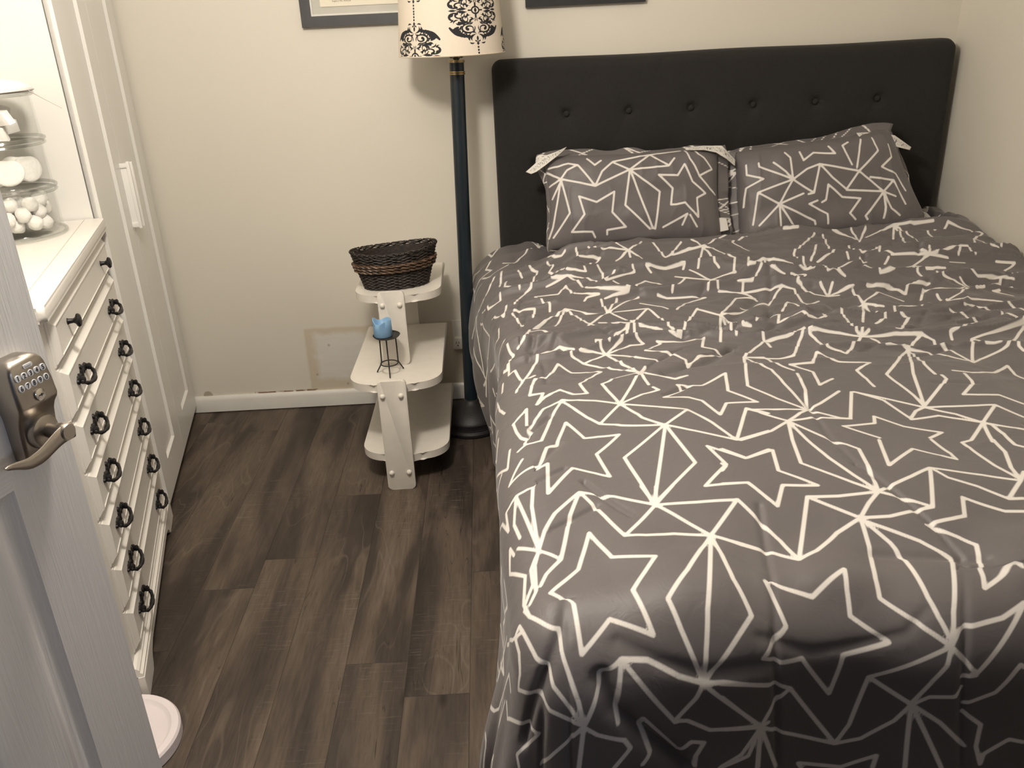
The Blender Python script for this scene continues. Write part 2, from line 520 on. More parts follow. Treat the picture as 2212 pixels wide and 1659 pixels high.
[(0.123,1.286),(0.101,1.252),(0.081,1.238),(0.06,1.206),(0.026,1.166),(0.007,1.074)],
[(0.123,1.286),(0.101,1.195),(0.084,1.14)],
[(-0.003,1.18),(-0.015,1.253),(-0.028,1.31)],
[(-0.022,1.319),(0.038,1.315),(0.03,1.252)],
[(0.007,1.074),(0.034,1.089),(0.051,1.079),(0.069,1.072)],
[(0.007,1.074),(-0.006,1.003),(-0.029,0.986)],
[(0.345,1.195),(0.365,1.149),(0.371,1.11),(0.37,1.036),(0.381,1.023),(0.379,0.955)],
[(0.476,1.169),(0.459,1.143),(0.437,1.099),(0.383,0.954)],
[(0.345,1.195),(0.233,1.194)],
[(0.528,1.121),(0.475,1.165)],
[(0.528,1.121),(0.471,0.904)],
[(0.528,1.121),(0.533,1.086),(0.516,0.927)],
[(0.528,1.121),(0.542,1.097),(0.558,1.083),(0.553,0.999),(0.571,0.991)],
[(0.528,1.121),(0.55,1.152),(0.604,1.248),(0.662,1.253)],
[(0.528,1.121),(0.549,1.127),(0.595,1.156),(0.647,1.201),(0.681,1.196)],
[(0.14,1.435),(0.16,1.358),(0.181,1.337),(0.203,1.324),(0.226,1.318),(0.189,1.315),(0.181,1.302)],
[(0.14,1.435),(0.114,1.402),(0.091,1.41),(0.045,1.419),(0.063,1.356),(0.083,1.323),(0.08,1.289)],
[(0.16,1.668),(0.148,1.66),(0.127,1.667),(0.106,1.684)],
[(0.101,1.664),(0.116,1.607),(0.1,1.58),(0.127,1.56),(0.149,1.497),(0.207,1.486),(0.204,1.508)],
[(0.195,1.661),(0.195,1.562),(0.24,1.573),(0.262,1.575),(0.225,1.526)],
[(0.4,1.446),(0.388,1.465),(0.447,1.466),(0.509,1.48),(0.501,1.464)],
[(0.332,1.242),(0.386,1.203),(0.398,1.184)],
[(0.393,1.3),(0.418,1.291),(0.49,1.289),(0.526,1.278),(0.484,1.263),(0.461,1.247),(0.422,1.177)],
[(0.278,0.86),(0.306,0.913),(0.33,0.937),(0.323,0.948),(0.363,0.938),(0.382,0.928),(0.411,0.919),(0.43,0.931),(0.439,0.941),(0.418,0.871),(0.434,0.861),(0.464,0.831),(0.446,0.824),(0.425,0.806),(0.39,0.792),(0.355,0.748),(0.356,0.778),(0.344,0.805),(0.331,0.824),(0.312,0.83),(0.278,0.86)],
[(0.423,0.681),(0.404,0.589),(0.447,0.524),(0.385,0.531),(0.359,0.478),(0.341,0.554),(0.318,0.573),(0.267,0.581),(0.315,0.616),(0.308,0.643),(0.359,0.629),(0.423,0.681)],
[(0.408,0.326),(0.356,0.294),(0.301,0.35),(0.317,0.276),(0.264,0.211),(0.335,0.209),(0.357,0.163)],
[(0.3,0.512),(0.334,0.445),(0.361,0.368)],
[(0.417,0.5),(0.361,0.368)],
[(0.361,0.368),(0.431,0.4)],
[(0.417,0.5),(0.44,0.478),(0.453,0.471)],
[(0.355,1.597),(0.335,1.601),(0.314,1.602),(0.292,1.602),(0.27,1.598),(0.253,1.632),(0.234,1.651)],
[(0.355,1.597),(0.31,1.555)],
[(0.355,1.597),(0.379,1.615),(0.414,1.697)],
[(0.355,1.597),(0.374,1.579),(0.39,1.549)],
[(0.355,1.597),(0.357,1.567)],
[(0.347,1.467),(0.349,1.443),(0.325,1.43),(0.254,1.378)],
[(0.355,1.597),(0.321,1.629)],
[(0.44,1.649),(0.457,1.588),(0.468,1.57),(0.492,1.585),(0.532,1.641)],
[(0.593,1.6),(0.584,1.639),(0.567,1.65)],
[(0.593,1.6),(0.544,1.594),(0.494,1.581)],
[(0.593,1.6),(0.545,1.458)],
[(0.593,1.6),(0.599,1.569),(0.602,1.529),(0.597,1.463),(0.603,1.434)],
[(0.593,1.6),(0.612,1.591),(0.642,1.553),(0.649,1.503),(0.662,1.478),(0.642,1.412)],
[(0.593,1.6),(0.639,1.646),(0.679,1.721),(0.703,1.735)],
[(0.773,1.734),(0.742,1.711),(0.697,1.637),(0.723,1.629),(0.741,1.596)],
[(0.711,1.5),(0.683,1.409),(0.703,1.409),(0.749,1.492),(0.773,1.5)],
[(0.254,1.378),(0.253,1.466),(0.248,1.524)],
[(0.254,1.378),(0.275,1.435),(0.29,1.448)],
[(0.254,1.378),(0.232,1.433),(0.205,1.445),(0.187,1.463),(0.15,1.481)],
[(0.15,1.481),(0.183,1.431),(0.195,1.364),(0.213,1.343),(0.232,1.331),(0.252,1.326),(0.311,1.317)],
[(0.15,1.481),(0.084,1.468)],
[(0.15,1.481),(0.102,1.485),(0.082,1.551),(0.059,1.569),(0.037,1.473),(0.019,1.464),(0,1.422),(-0.018,1.364)],
[(0.311,1.317),(0.296,1.365),(0.277,1.382)],
[(0.311,1.317),(0.345,1.373),(0.375,1.403),(0.42,1.375)],
[(0.311,1.317),(0.265,1.31),(0.241,1.302)],
[(0.567,1.387),(0.552,1.412),(0.52,1.458)],
[(0.567,1.387),(0.529,1.407),(0.47,1.428)],
[(0.567,1.387),(0.538,1.302)],
[(0.567,1.387),(0.567,1.303)],
[(0.567,1.387),(0.607,1.402),(0.646,1.407)],
[(0.567,1.387),(0.604,1.373),(0.621,1.359),(0.627,1.309),(0.666,1.304)],
[(0.567,1.387),(0.545,1.4),(0.499,1.419),(0.471,1.381),(0.435,1.304)],
[(0.63,1.273),(0.589,1.291),(0.568,1.295)],
[(0.63,1.273),(0.639,1.303)],
[(0.63,1.273),(0.665,1.247)],
[(0.63,1.273),(0.706,1.279)],
[(0.666,1.304),(0.704,1.388),(0.722,1.404)],
[(-0.004,1.814),(-0.039,1.846)],
[(-0.045,1.73),(-0.056,1.605)],
[(-0.059,1.479),(-0.059,1.459)],
[(-0.004,1.814),(0.018,1.861),(0.04,1.883),(0.064,1.937)],
[(0.006,1.688),(0.017,1.653)],
[(0.033,1.735),(0.049,1.669),(0.067,1.652),(0.049,1.575)],
[(-0.059,1.459),(-0.081,1.463),(-0.108,1.474),(-0.135,1.543)],
[(-0.169,1.514),(-0.162,1.443),(-0.15,1.358),(-0.221,1.362),(-0.265,1.408),(-0.303,1.438),(-0.333,1.451)],
[(-0.198,1.662),(-0.195,1.585),(-0.202,1.542),(-0.217,1.514),(-0.235,1.497),(-0.272,1.476),(-0.288,1.47),(-0.329,1.461)],
[(-0.198,1.662),(-0.276,1.726),(-0.307,1.742)],
[(-0.26,1.548),(-0.333,1.451)],
[(-0.198,1.662),(-0.148,1.599),(-0.123,1.606),(-0.106,1.641),(-0.081,1.677),(-0.07,1.699)],
[(-0.244,1.317),(-0.196,1.268)],
[(-0.333,1.451),(-0.364,1.471)],
[(-0.333,1.451),(-0.399,1.465)],
[(-0.034,1.646),(-0.041,1.587),(-0.018,1.573),(0.002,1.478)],
[(-0.102,1.381),(-0.055,1.314),(-0.043,1.37)],
[(-0.079,1.271),(-0.085,1.193),(-0.134,1.231)],
[(-0.056,1.007),(-0.042,0.973),(-0.051,0.941),(-0.06,0.882),(-0.073,0.887)],
[(-0.081,0.784),(-0.077,0.828)],
[(-0.287,1.288),(-0.304,1.272)],
[(-0.105,0.766),(-0.095,0.713),(-0.076,0.672)],
[(0.939,1.725),(0.914,1.723),(0.892,1.727)],
[(0.991,1.712),(0.951,1.648),(0.888,1.563),(0.853,1.507),(0.855,1.48)],
[(0.948,1.579),(0.911,1.492),(0.893,1.467)],
[(1.017,1.706),(1.003,1.64),(0.979,1.55)],
[(1.055,1.724),(1.096,1.71),(1.113,1.695),(1.117,1.65)],
[(0.987,1.527),(0.956,1.491),(0.932,1.472),(0.911,1.46)],
[(0.875,1.488),(0.859,1.413)],
[(1.113,1.639),(1.153,1.712),(1.166,1.725)],
[(1.113,1.639),(1.155,1.686),(1.184,1.701),(1.209,1.709),(1.239,1.725),(1.265,1.733)],
[(1.113,1.639),(1.127,1.708),(1.117,1.724)],
[(1.265,1.733),(1.214,1.622)],
[(1.265,1.733),(1.269,1.712),(1.255,1.653),(1.225,1.563)],
[(1.265,1.733),(1.28,1.72),(1.28,1.675),(1.288,1.65),(1.277,1.585)],
[(1.265,1.733),(1.391,1.725)],
[(1.343,1.624),(1.35,1.692),(1.37,1.669),(1.413,1.691),(1.435,1.714),(1.454,1.702),(1.488,1.674),(1.496,1.648),(1.513,1.636),(1.456,1.583),(1.443,1.552)],
[(1.247,1.447),(1.267,1.491)],
[(1.247,1.447),(1.225,1.46)],
[(1.247,1.447),(1.138,1.461)],
[(1.247,1.447),(1.228,1.439),(1.176,1.396)],
[(1.247,1.447),(1.3,1.437)],
[(1.247,1.447),(1.269,1.449),(1.305,1.478),(1.334,1.484),(1.366,1.494),(1.335,1.444)],
[(1.366,1.494),(1.387,1.492),(1.387,1.443)],
[(1.01,1.47),(1.016,1.502)],
[(1.061,1.626),(1.057,1.55),(1.057,1.487),(1.089,1.498),(1.15,1.57),(1.109,1.484)],
[(1.046,1.471),(1.054,1.442)],
[(1.124,1.479),(1.145,1.46)],
[(1.101,1.421),(1.127,1.456)],
[(1.049,1.333),(1.088,1.334),(1.129,1.378),(1.176,1.396)],
[(1.049,1.333),(1.05,1.388),(1.041,1.427)],
[(1.176,1.396),(1.154,1.324),(1.159,1.306)],
[(1.176,1.396),(1.191,1.383),(1.181,1.326),(1.199,1.323)],
[(1.176,1.396),(1.196,1.386),(1.189,1.328),(1.232,1.321)],
[(0.847,1.369),(0.827,1.379),(0.833,1.463),(0.813,1.479),(0.76,1.498)],
[(0.847,1.369),(0.867,1.368),(0.904,1.411),(0.903,1.357),(0.924,1.359)],
[(0.76,1.498),(0.748,1.4),(0.781,1.37)],
[(0.76,1.498),(0.732,1.486),(0.683,1.408)],
[(0.924,1.359),(0.967,1.423),(1.016,1.458)],
[(0.924,1.359),(0.949,1.339)],
[(0.879,1.254),(0.87,1.243),(0.852,1.21)],
[(0.924,1.359),(0.923,1.441)],
[(0.852,1.21),(0.854,1.246),(0.847,1.262)],
[(0.852,1.21),(0.82,1.228),(0.811,1.253),(0.798,1.268)],
[(0.852,1.21),(0.876,1.227),(0.896,1.233),(0.932,1.237)],
[(0.852,1.21),(0.886,1.218)],
[(0.745,1.282),(0.727,1.262),(0.678,1.189)],
[(0.745,1.282),(0.776,1.266),(0.767,1.175),(0.767,1.14),(0.814,1.177)],
[(0.678,1.189),(0.641,1.191),(0.6,1.182)],
[(0.745,1.282),(0.634,1.275)],
[(0.8,1.368),(0.838,1.353),(0.788,1.281),(0.797,1.274)],
[(0.612,1.076),(0.639,1.098),(0.68,1.101),(0.656,1.035),(0.704,1.043),(0.718,1.04),(0.722,1.008),(0.747,1.009),(0.777,1.025),(0.779,1.053)],
[(0.694,1.119),(0.729,1.182),(0.742,1.133)],
[(0.971,1.237),(1.034,1.235),(1.055,1.229),(1.075,1.218),(1.093,1.25),(1.156,1.252)],
[(0.931,1.159),(0.965,1.191),(0.996,1.214)],
[(0.931,1.159),(0.86,0.994)],
[(0.816,0.897),(0.808,0.878)],
[(0.837,1.104),(0.824,1.041),(0.823,1.008),(0.8,0.892),(0.807,0.878)],
[(0.931,1.159),(0.935,1.206),(0.927,1.227)],
[(0.931,1.159),(0.948,1.117),(0.964,1.109)],
[(0.931,1.159),(0.926,1.103)],
[(0.931,1.159),(0.887,1.145),(0.862,1.13)],
[(0.996,1.214),(1.024,1.197),(1.048,1.172)],
[(0.943,1.1),(0.928,1.015),(0.893,0.992)],
[(0.829,0.888),(0.81,0.878)],
[(0.807,0.874),(0.761,0.893),(0.695,0.909),(0.698,0.962)],
[(0.807,0.874),(0.749,0.793),(0.726,0.766)],
[(0.807,0.874),(0.885,0.874),(0.947,0.863)],
[(0.807,0.874),(0.82,0.857),(0.834,0.844),(0.832,0.799),(0.867,0.798),(0.88,0.788)],
[(0.698,0.962),(0.681,0.955),(0.65,0.911),(0.635,0.907),(0.581,0.903),(0.539,0.85),(0.493,0.781)],
[(0.698,0.962),(0.671,0.904),(0.659,0.887),(0.61,0.782),(0.573,0.774),(0.493,0.781)],
[(0.698,0.962),(0.69,0.903),(0.697,0.886),(0.7,0.856),(0.691,0.794),(0.717,0.78),(0.726,0.766)],
[(0.579,0.919),(0.58,0.857)],
[(0.493,0.781),(0.54,0.782),(0.548,0.764),(0.546,0.714),(0.575,0.682)],
[(0.493,0.781),(0.45,0.605),(0.492,0.535),(0.535,0.484)],
[(0.493,0.781),(0.502,0.759),(0.505,0.717),(0.527,0.688),(0.536,0.492)],
[(0.577,0.665),(0.564,0.578),(0.535,0.484)],
[(0.535,0.484),(0.572,0.512),(0.632,0.568)],
[(0.535,0.484),(0.587,0.445),(0.605,0.441)],
[(0.535,0.484),(0.468,0.485),(0.416,0.493)],
[(0.481,0.438),(0.438,0.473),(0.417,0.497)],
[(0.481,0.438),(0.542,0.448),(0.606,0.441)],
[(0.481,0.438),(0.535,0.484)],
[(0.481,0.438),(0.436,0.399),(0.368,0.366)],
[(0.481,0.438),(0.463,0.36)],
[(0.481,0.438),(0.49,0.357)],
[(0.481,0.438),(0.533,0.353)],
[(0.713,0.584),(0.71,0.669),(0.753,0.7),(0.69,0.718),(0.677,0.729),(0.659,0.774),(0.63,0.716),(0.575,0.709),(0.589,0.699),(0.615,0.673),(0.602,0.598),(0.643,0.632)],
[(0.88,0.788),(0.915,0.837),(0.933,0.854),(0.947,0.863)],
[(0.88,0.788),(0.858,0.763),(0.803,0.686),(0.763,0.639),(0.774,0.534),(0.774,0.488)],
[(0.88,0.788),(0.818,0.631),(0.774,0.488)],
[(0.88,0.788),(0.88,0.76),(0.864,0.677),(0.861,0.622)],
[(0.871,0.615),(0.87,0.592),(0.776,0.491)],
[(0.88,0.788),(0.908,0.781),(0.92,0.775),(0.939,0.753),(0.947,0.74),(0.968,0.721),(0.981,0.69)],
[(0.947,0.863),(0.969,0.843),(0.955,0.79),(0.966,0.78),(0.978,0.744),(0.982,0.72),(0.976,0.682)],
[(0.976,0.682),(1.054,0.832)],
[(0.976,0.682),(1.01,0.714),(1.101,0.766),(1.144,0.812)],
[(1.054,0.832),(1.219,0.902)],
[(1.054,0.832),(1.066,0.822),(1.057,0.778),(1.074,0.776),(1.09,0.777),(1.124,0.805),(1.144,0.812)],
[(1.144,0.812),(1.188,0.865),(1.215,0.892)],
[(1.144,0.812),(1.122,0.757),(1.121,0.734)],
[(1.252,1.219),(1.221,1.202),(1.199,1.2),(1.182,1.208),(1.152,1.233),(1.134,1.238),(1.103,1.184)],
[(1.249,1.264),(1.261,1.235)],
[(1.252,1.219),(1.192,1.147),(1.142,1.121)],
[(1.252,1.219),(1.232,1.148),(1.259,1.158)],
[(1.341,1.256),(1.365,1.259),(1.371,1.27)],
[(1.252,1.219),(1.247,1.243),(1.218,1.262),(1.202,1.269),(1.206,1.313)],
[(1.299,1.418),(1.345,1.42)],
[(1.291,1.288),(1.305,1.274),(1.35,1.277),(1.392,1.274),(1.406,1.265)],
[(1.442,1.421),(1.492,1.409),(1.442,1.371),(1.421,1.279)],
[(0.915,0.925),(0.923,0.918),(0.968,0.991),(0.983,1.004),(0.969,1.019),(0.993,1.11),(1.021,1.128),(1.055,1.12),(1.065,1.104),(1.113,1.16)],
[(1.102,1.029),(1.137,1.017),(1.135,0.979),(1.149,0.969),(1.122,0.953),(1.035,0.864),(1.014,0.858),(1.01,0.838)],
[(1.142,1.121),(1.168,1.093),(1.185,1.085),(1.21,1.093),(1.233,1.096),(1.254,1.095),(1.271,1.09),(1.282,1.076)],
[(1.142,1.121),(1.148,1.188)],
[(1.153,1.055),(1.181,1.065),(1.202,1.062),(1.234,1.045),(1.217,0.987),(1.226,0.972),(1.24,0.964),(1.22,0.905)],
[(1.281,1.074),(1.293,1.057),(1.296,1.027)],
[(1.394,1.246),(1.375,1.243)],
[(1.302,1.155),(1.281,1.15),(1.313,1.139),(1.324,1.126)],
[(0.772,0.485),(0.662,0.563)],
[(0.772,0.485),(0.81,0.482),(0.868,0.47),(0.905,0.467)],
[(0.772,0.485),(0.749,0.472),(0.725,0.442)],
[(0.772,0.485),(0.817,0.449),(0.846,0.403)],
[(0.656,0.563),(0.605,0.441)],
[(0.662,0.563),(0.705,0.52),(0.725,0.442)],
[(0.724,0.438),(0.784,0.449),(0.817,0.427),(0.846,0.403)],
[(0.846,0.403),(0.905,0.467)],
[(0.846,0.403),(0.79,0.34),(0.769,0.333)],
[(0.846,0.403),(0.82,0.324)],
[(0.846,0.403),(0.856,0.389),(0.85,0.304),(0.859,0.292)],
[(0.846,0.403),(0.887,0.362),(0.897,0.357)],
[(0.905,0.467),(0.929,0.411)],
[(0.906,0.636),(0.94,0.62),(0.957,0.622),(0.998,0.636),(1.052,0.677),(1.047,0.637),(1.053,0.615)],
[(0.921,0.616),(0.913,0.563),(0.867,0.518),(0.894,0.512),(0.936,0.509),(0.964,0.469)],
[(0.577,0.408),(0.644,0.42),(0.656,0.451),(0.695,0.408),(0.756,0.38),(0.722,0.358)],
[(0.577,0.408),(0.626,0.357)],
[(1.462,1.585),(1.482,1.573),(1.456,1.488),(1.473,1.474)],
[(1.508,1.565),(1.484,1.478)]]
CREASES = [(0.0051,0.0055,[(0.338,0.151),(0.291,-0.108),(0.292,-0.166),(0.311,-0.339)]),
(0.0051,0.0055,[(0.538,0.252),(0.595,0.047),(0.601,0.012),(0.562,-0.094),(0.552,-0.147),(0.554,-0.188),(0.58,-0.352)]),
(0.0051,0.0115,[(0.071,-0.098),(0.123,-0.131),(0.186,-0.156),(0.28,-0.147)]),
(0.017,0.0138,[(0.044,-0.144),(0.061,-0.193),(0.109,-0.254),(0.165,-0.317)]),
(0.0102,0.0115,[(0.005,-0.033),(-0.006,-0.076),(-0.036,-0.123),(-0.068,-0.154),(-0.138,-0.208)]),
(0.0068,0.0092,[(-0.047,-0.128),(-0.065,-0.196),(-0.102,-0.273)]),
(0.0136,0.0161,[(0.394,0.952),(0.432,0.956),(0.464,1.006),(0.484,1.011),(0.502,1.009),(0.539,1.085),(0.559,1.104),(0.643,1.221),(0.671,1.248)]),
(0.0136,0.0138,[(0.298,0.708),(0.394,0.758),(0.436,0.798),(0.484,0.855)]),
(0.0102,0.0115,[(0.213,1.263),(0.303,1.302),(0.34,1.309)]),
(0.0119,0.0161,[(0.752,1.044),(0.794,1.059),(0.846,1.139),(0.916,1.169),(0.929,1.116),(0.959,1.063)]),
(0.0068,0.0092,[(0.77,1.491),(0.713,1.282),(0.638,1.06)]),
(0.0051,0.00575,[(0.548,0.558),(0.536,0.373),(0.538,0.252)]),
(0.0051,0.0069,[(0.841,0.583),(0.919,0.563)]),
(0.0034,0.0092,[(0.269,-0.108),(0.343,-0.126),(0.479,-0.109),(0.511,-0.081)])]
PILLOW_LINES = [[
[(-0.465,-0.805),(-0.494,-0.69),(-0.728,-0.671),(-0.578,-0.336),(-0.633,0.032),(-0.436,-0.102),(-0.235,0.088),(-0.267,-0.319),(-0.121,-0.628),(-0.33,-0.671),(-0.331,-0.762)],
[(-0.442,0.221),(-0.833,0.421)],
[(-0.442,0.221),(-0.624,0.688)],
[(-0.442,0.221),(-0.358,0.516),(-0.238,0.709)],
[(-0.442,0.221),(-0.052,0.524)],
[(-0.833,0.421),(-0.912,0.517),(-0.988,0.645)],
[(-0.833,0.421),(-0.75,0.595),(-0.63,0.689)],
[(-0.833,0.421),(-0.904,0.368),(-0.977,0.332)],
[(-0.833,0.421),(-0.747,-0.292),(-0.94,-0.756)],
[(-0.833,0.421),(-0.92,-0.243),(-0.95,-0.544),(-0.992,-0.765)],
[(-0.835,0.375),(-0.954,0.05)],
[(-0.624,0.688),(-0.731,0.742),(-0.851,0.699),(-0.963,0.715)],
[(-0.518,0.825),(-0.435,0.659),(-0.362,0.764)],
[(-0.052,0.524),(-0.238,0.709)],
[(-0.052,0.524),(0.104,0.734),(0.19,0.869)],
[(-0.052,0.524),(0.382,0.572)],
[(-0.052,0.524),(-0.121,-0.194),(0.145,-0.692)],
[(-0.052,0.524),(0.095,-0.288),(0.176,-0.683)],
[(-0.052,0.524),(0.073,0.324),(0.268,0.052),(0.201,-0.697)],
[(0.19,0.869),(-0.231,0.722)],
[(0.19,0.869),(0.249,0.755),(0.383,0.585)],
[(0.19,0.869),(0.551,0.943)],
[(0.382,0.572),(0.456,0.742)],
[(0.702,0.96),(0.734,0.819),(0.798,0.738),(0.897,0.512)],
[(0.6,0.932),(0.625,0.713),(0.677,0.551),(0.729,0.345),(0.897,0.5)],
[(0.729,0.345),(0.863,0.095),(0.941,-0.02)],
[(0.26,0.383),(0.474,0.357),(0.56,0.591),(0.643,0.23),(0.799,-0.009),(0.687,-0.104),(0.692,-0.49),(0.543,-0.193),(0.447,-0.223),(0.384,-0.223),(0.413,0.107),(0.26,0.383)],
[(0.288,-0.671),(0.564,-0.418),(0.505,-0.637)],
[(0.595,-0.444),(0.674,-0.68)]],
[
[(-0.897,0.646),(-0.898,0.448),(-0.712,0.295),(-0.916,0.187),(-0.955,-0.167)],
[(-0.756,0.618),(-0.752,0.545),(-0.385,0.2)],
[(-0.385,0.2),(-0.457,0.363),(-0.587,0.581)],
[(-0.449,0.747),(-0.393,0.626),(-0.385,0.2)],
[(-0.385,0.2),(-0.221,0.361),(-0.075,0.422)],
[(-0.385,0.2),(-0.787,0.046)],
[(-0.385,0.2),(-0.557,-0.222)],
[(-0.385,0.2),(-0.169,-0.095)],
[(-0.557,-0.222),(-0.787,0.046)],
[(-0.557,-0.222),(-0.802,-0.569)],
[(-0.557,-0.222),(-0.568,-0.68)],
[(-0.557,-0.222),(-0.415,-0.682)],
[(-0.557,-0.222),(-0.194,-0.616),(-0.188,-0.683)],
[(-0.557,-0.222),(-0.283,-0.083)],
[(-0.787,0.046),(-0.869,-0.537)],
[(-0.231,-0.107),(-0.169,-0.095),(-0.075,0.422)],
[(-0.075,0.422),(0.347,0.201)],
[(-0.075,0.422),(0.045,0.144),(0.184,-0.102)],
[(0.347,0.201),(0.184,-0.102)],
[(0.347,0.201),(0.47,-0.006),(0.581,-0.219)],
[(0.329,0.269),(0.407,0.661),(0.455,0.814)],
[(0.347,0.201),(0.622,0.537),(0.603,0.664),(0.601,0.807)],
[(0.28,0.333),(0.227,0.584),(0.208,0.723),(0.293,0.791)],
[(0.581,-0.219),(0.183,-0.115)],
[(0.466,0.072),(0.732,-0.025)],
[(0.581,-0.219),(0.732,-0.025)],
[(0.581,-0.219),(0.702,-0.332)],
[(0.581,-0.219),(0.351,-0.635),(0.372,-0.705)],
[(0.581,-0.219),(0.568,-0.51),(0.537,-0.712)],
[(0.581,-0.219),(0.624,-0.546),(0.705,-0.691)],
[(0.732,-0.025),(0.79,-0.492)],
[(0.245,-0.681),(0.187,-0.553),(0.323,-0.298),(0.131,-0.232),(-0.009,0.025),(-0.046,-0.248),(-0.095,-0.286)],
[(-0.14,-0.244),(-0.24,-0.294),(-0.053,-0.516),(-0.056,-0.704)],
[(0.785,0.642),(0.789,0.404),(0.625,0.238),(0.787,0.092),(0.812,-0.014),(0.845,-0.239)],
[(-0.279,0.72),(-0.248,0.533),(-0.123,0.664),(0.112,0.586),(0.06,0.76)]]]
_FL = [[([(0.1265, 2.917, 0.9133), (0.1598, 2.917, 0.9397), (0.1909, 2.917, 0.9623), (0.2291, 2.917, 0.9734), (0.2653, 2.917, 0.9875)], [(0.1432, 2.897, 0.9087), (0.1616, 2.897, 0.9149), (0.1906, 2.897, 0.9339), (0.2271, 2.897, 0.9598), (0.254, 2.897, 0.9816)], 0), ([(0.6737, 2.917, 0.9665), (0.7269, 2.917, 0.9691), (0.7881, 2.917, 0.9665), (0.8124, 2.917, 0.9412), (0.836, 2.917, 0.9177)], [(0.677, 2.897, 0.961), (0.7226, 2.897, 0.9588), (0.7648, 2.897, 0.9483), (0.8003, 2.897, 0.9262), (0.8303, 2.897, 0.9016)], 1), ([(0.7168, 2.827, 0.7148), (0.7388, 2.827, 0.7348), (0.7651, 2.827, 0.7442), (0.7921, 2.827, 0.7397)], [(0.712, 2.807, 0.7131), (0.739, 2.807, 0.7067), (0.7698, 2.807, 0.7013), (0.7963, 2.807, 0.7057)], 3)], [([(1.2448, 2.927, 0.9852), (1.2782, 2.927, 0.985), (1.3316, 2.927, 0.9788), (1.3756, 2.927, 0.9712), (1.4392, 2.927, 0.9283)], [(1.2475, 2.907, 0.9739), (1.2806, 2.907, 0.9746), (1.3207, 2.907, 0.9589), (1.3513, 2.907, 0.9436), (1.4258, 2.907, 0.9234)], 2), ([(1.3754, 2.857, 0.7046), (1.4214, 2.857, 0.7226), (1.4539, 2.857, 0.733), (1.4902, 2.857, 0.7166), (1.5184, 2.857, 0.691)], [(1.3676, 2.837, 0.6959), (1.4118, 2.837, 0.6912), (1.451, 2.837, 0.6877), (1.4851, 2.837, 0.686), (1.512, 2.837, 0.6846)], 4)]]
def script_lines(n, seed):
    """looped handwriting-like strokes along a strip, in 0..1 strip coordinates"""
    r = random.Random(seed); out = []
    x = 0.06
    while x < 0.92:
        w = r.uniform(0.04, 0.07); k = r.randint(0, 3); p = []
        if k == 0: p = [(x, .25), (x + w * .2, .75), (x + w * .5, .30), (x + w * .7, .72), (x + w, .28)]
        elif k == 1: p = [(x + w * (.5 + .45 * math.cos(a * .7)), .5 + .26 * math.sin(a * .7)) for a in range(10)] + [(x + w, .2)]
        elif k == 2: p = [(x, .3), (x + w * .5, .9), (x + w * .55, .2), (x + w * .2, .35), (x + w, .45)]
        else: p = [(x, .7), (x + w * .3, .3), (x + w * .7, .35), (x + w, .75)]
        out.append(p); x += w * 1.25
    return out
FLAPS = [[(a, b, script_lines(8, 10 + n)[:(20 if n < 3 else 5)], n) for a, b, n in f] for f in _FL]
def _fill():
    """carry the star and kite print on over the hanging cloth the traced part leaves bare"""
    pts = np.array([p for l in DUVET_LINES for a, b in zip(l[:-1], l[1:]) for p in (a, b, ((a[0] + b[0]) / 2, (a[1] + b[1]) / 2))])
    r = random.Random(9)
    out = []
    for iy in range(18):
        for ix in range(16):
            cx_ = -0.60 + ix * 0.155 + (0.07 if iy % 2 else 0); cy_ = -0.60 + iy * 0.155
            if np.min(np.hypot(pts[:, 0] - cx_, pts[:, 1] - cy_)) < 0.085: continue
            if (ix + iy) % 3:
                a0 = r.uniform(0, 6.28); R = 0.075
                out.append([(cx_ + (R if k % 2 == 0 else R * 0.48) * math.cos(a0 + k * PI / 5), cy_ + (R if k % 2 == 0 else R * 0.48) * math.sin(a0 + k * PI / 5)) for k in range(11)])
            else:
                for dx in (-0.045, 0.0, 0.045): out.append([(cx_, cy_ + 0.08), (cx_ + dx, cy_ + 0.01), (cx_, cy_ - 0.08)])
    return out
DUVET_LINES = DUVET_LINES + _fill()
def _side_fill():
    """the print carries on down the folds of the long side"""
    pts = np.array([p for l in DUVET_LINES for a, b in zip(l[:-1], l[1:]) for p in (a, b, ((a[0] + b[0]) / 2, (a[1] + b[1]) / 2))])
    r = random.Random(3); out = []
    for k in range(400):
        x, y = r.uniform(-0.55, -0.06), r.uniform(-0.1, 1.9)
        if np.min(np.hypot(pts[:, 0] - x, pts[:, 1] - y)) < 0.045: continue
        a = r.uniform(0, PI); L = r.uniform(0.05, 0.09); b = a + r.uniform(0.6, 1.4)
        out.append([(x + L * math.cos(a), y + L * math.sin(a)), (x, y), (x + L * math.cos(b), y + L * math.sin(b))])
        pts = np.concatenate([pts, np.array(out[-1])])
    return out
DUVET_LINES = DUVET_LINES + _side_fill()

def _fine_creases():
    """short sharp wrinkles, mostly across the bed in its upper half"""
    r = random.Random(21); out = []
    for k in range(90):
        if k < 62: x, y, a, L = r.uniform(0.02, 1.5), r.uniform(0.75, 1.75), r.gauss(0.25, 0.35), r.uniform(0.06, 0.22)
        elif k < 78: x, y, a, L = r.uniform(-0.02, 0.10), r.uniform(0.1, 1.5), r.gauss(1.2, 0.4), r.uniform(0.06, 0.16)
        else: x, y, a, L = r.uniform(0.05, 1.4), r.uniform(-0.25, 0.7), r.gauss(1.0, 0.8), r.uniform(0.06, 0.2)
        b = r.uniform(-0.25, 0.25); p = []
        for q in range(6):
            t = (q / 5 - 0.5) * L
            p.append((x + t * math.cos(a) - b * t * t * 4 * math.sin(a), y + t * math.sin(a) + b * t * t * 4 * math.cos(a)))
        out.append((r.uniform(0.004, 0.008), r.uniform(0.005, 0.008), p))
    return out
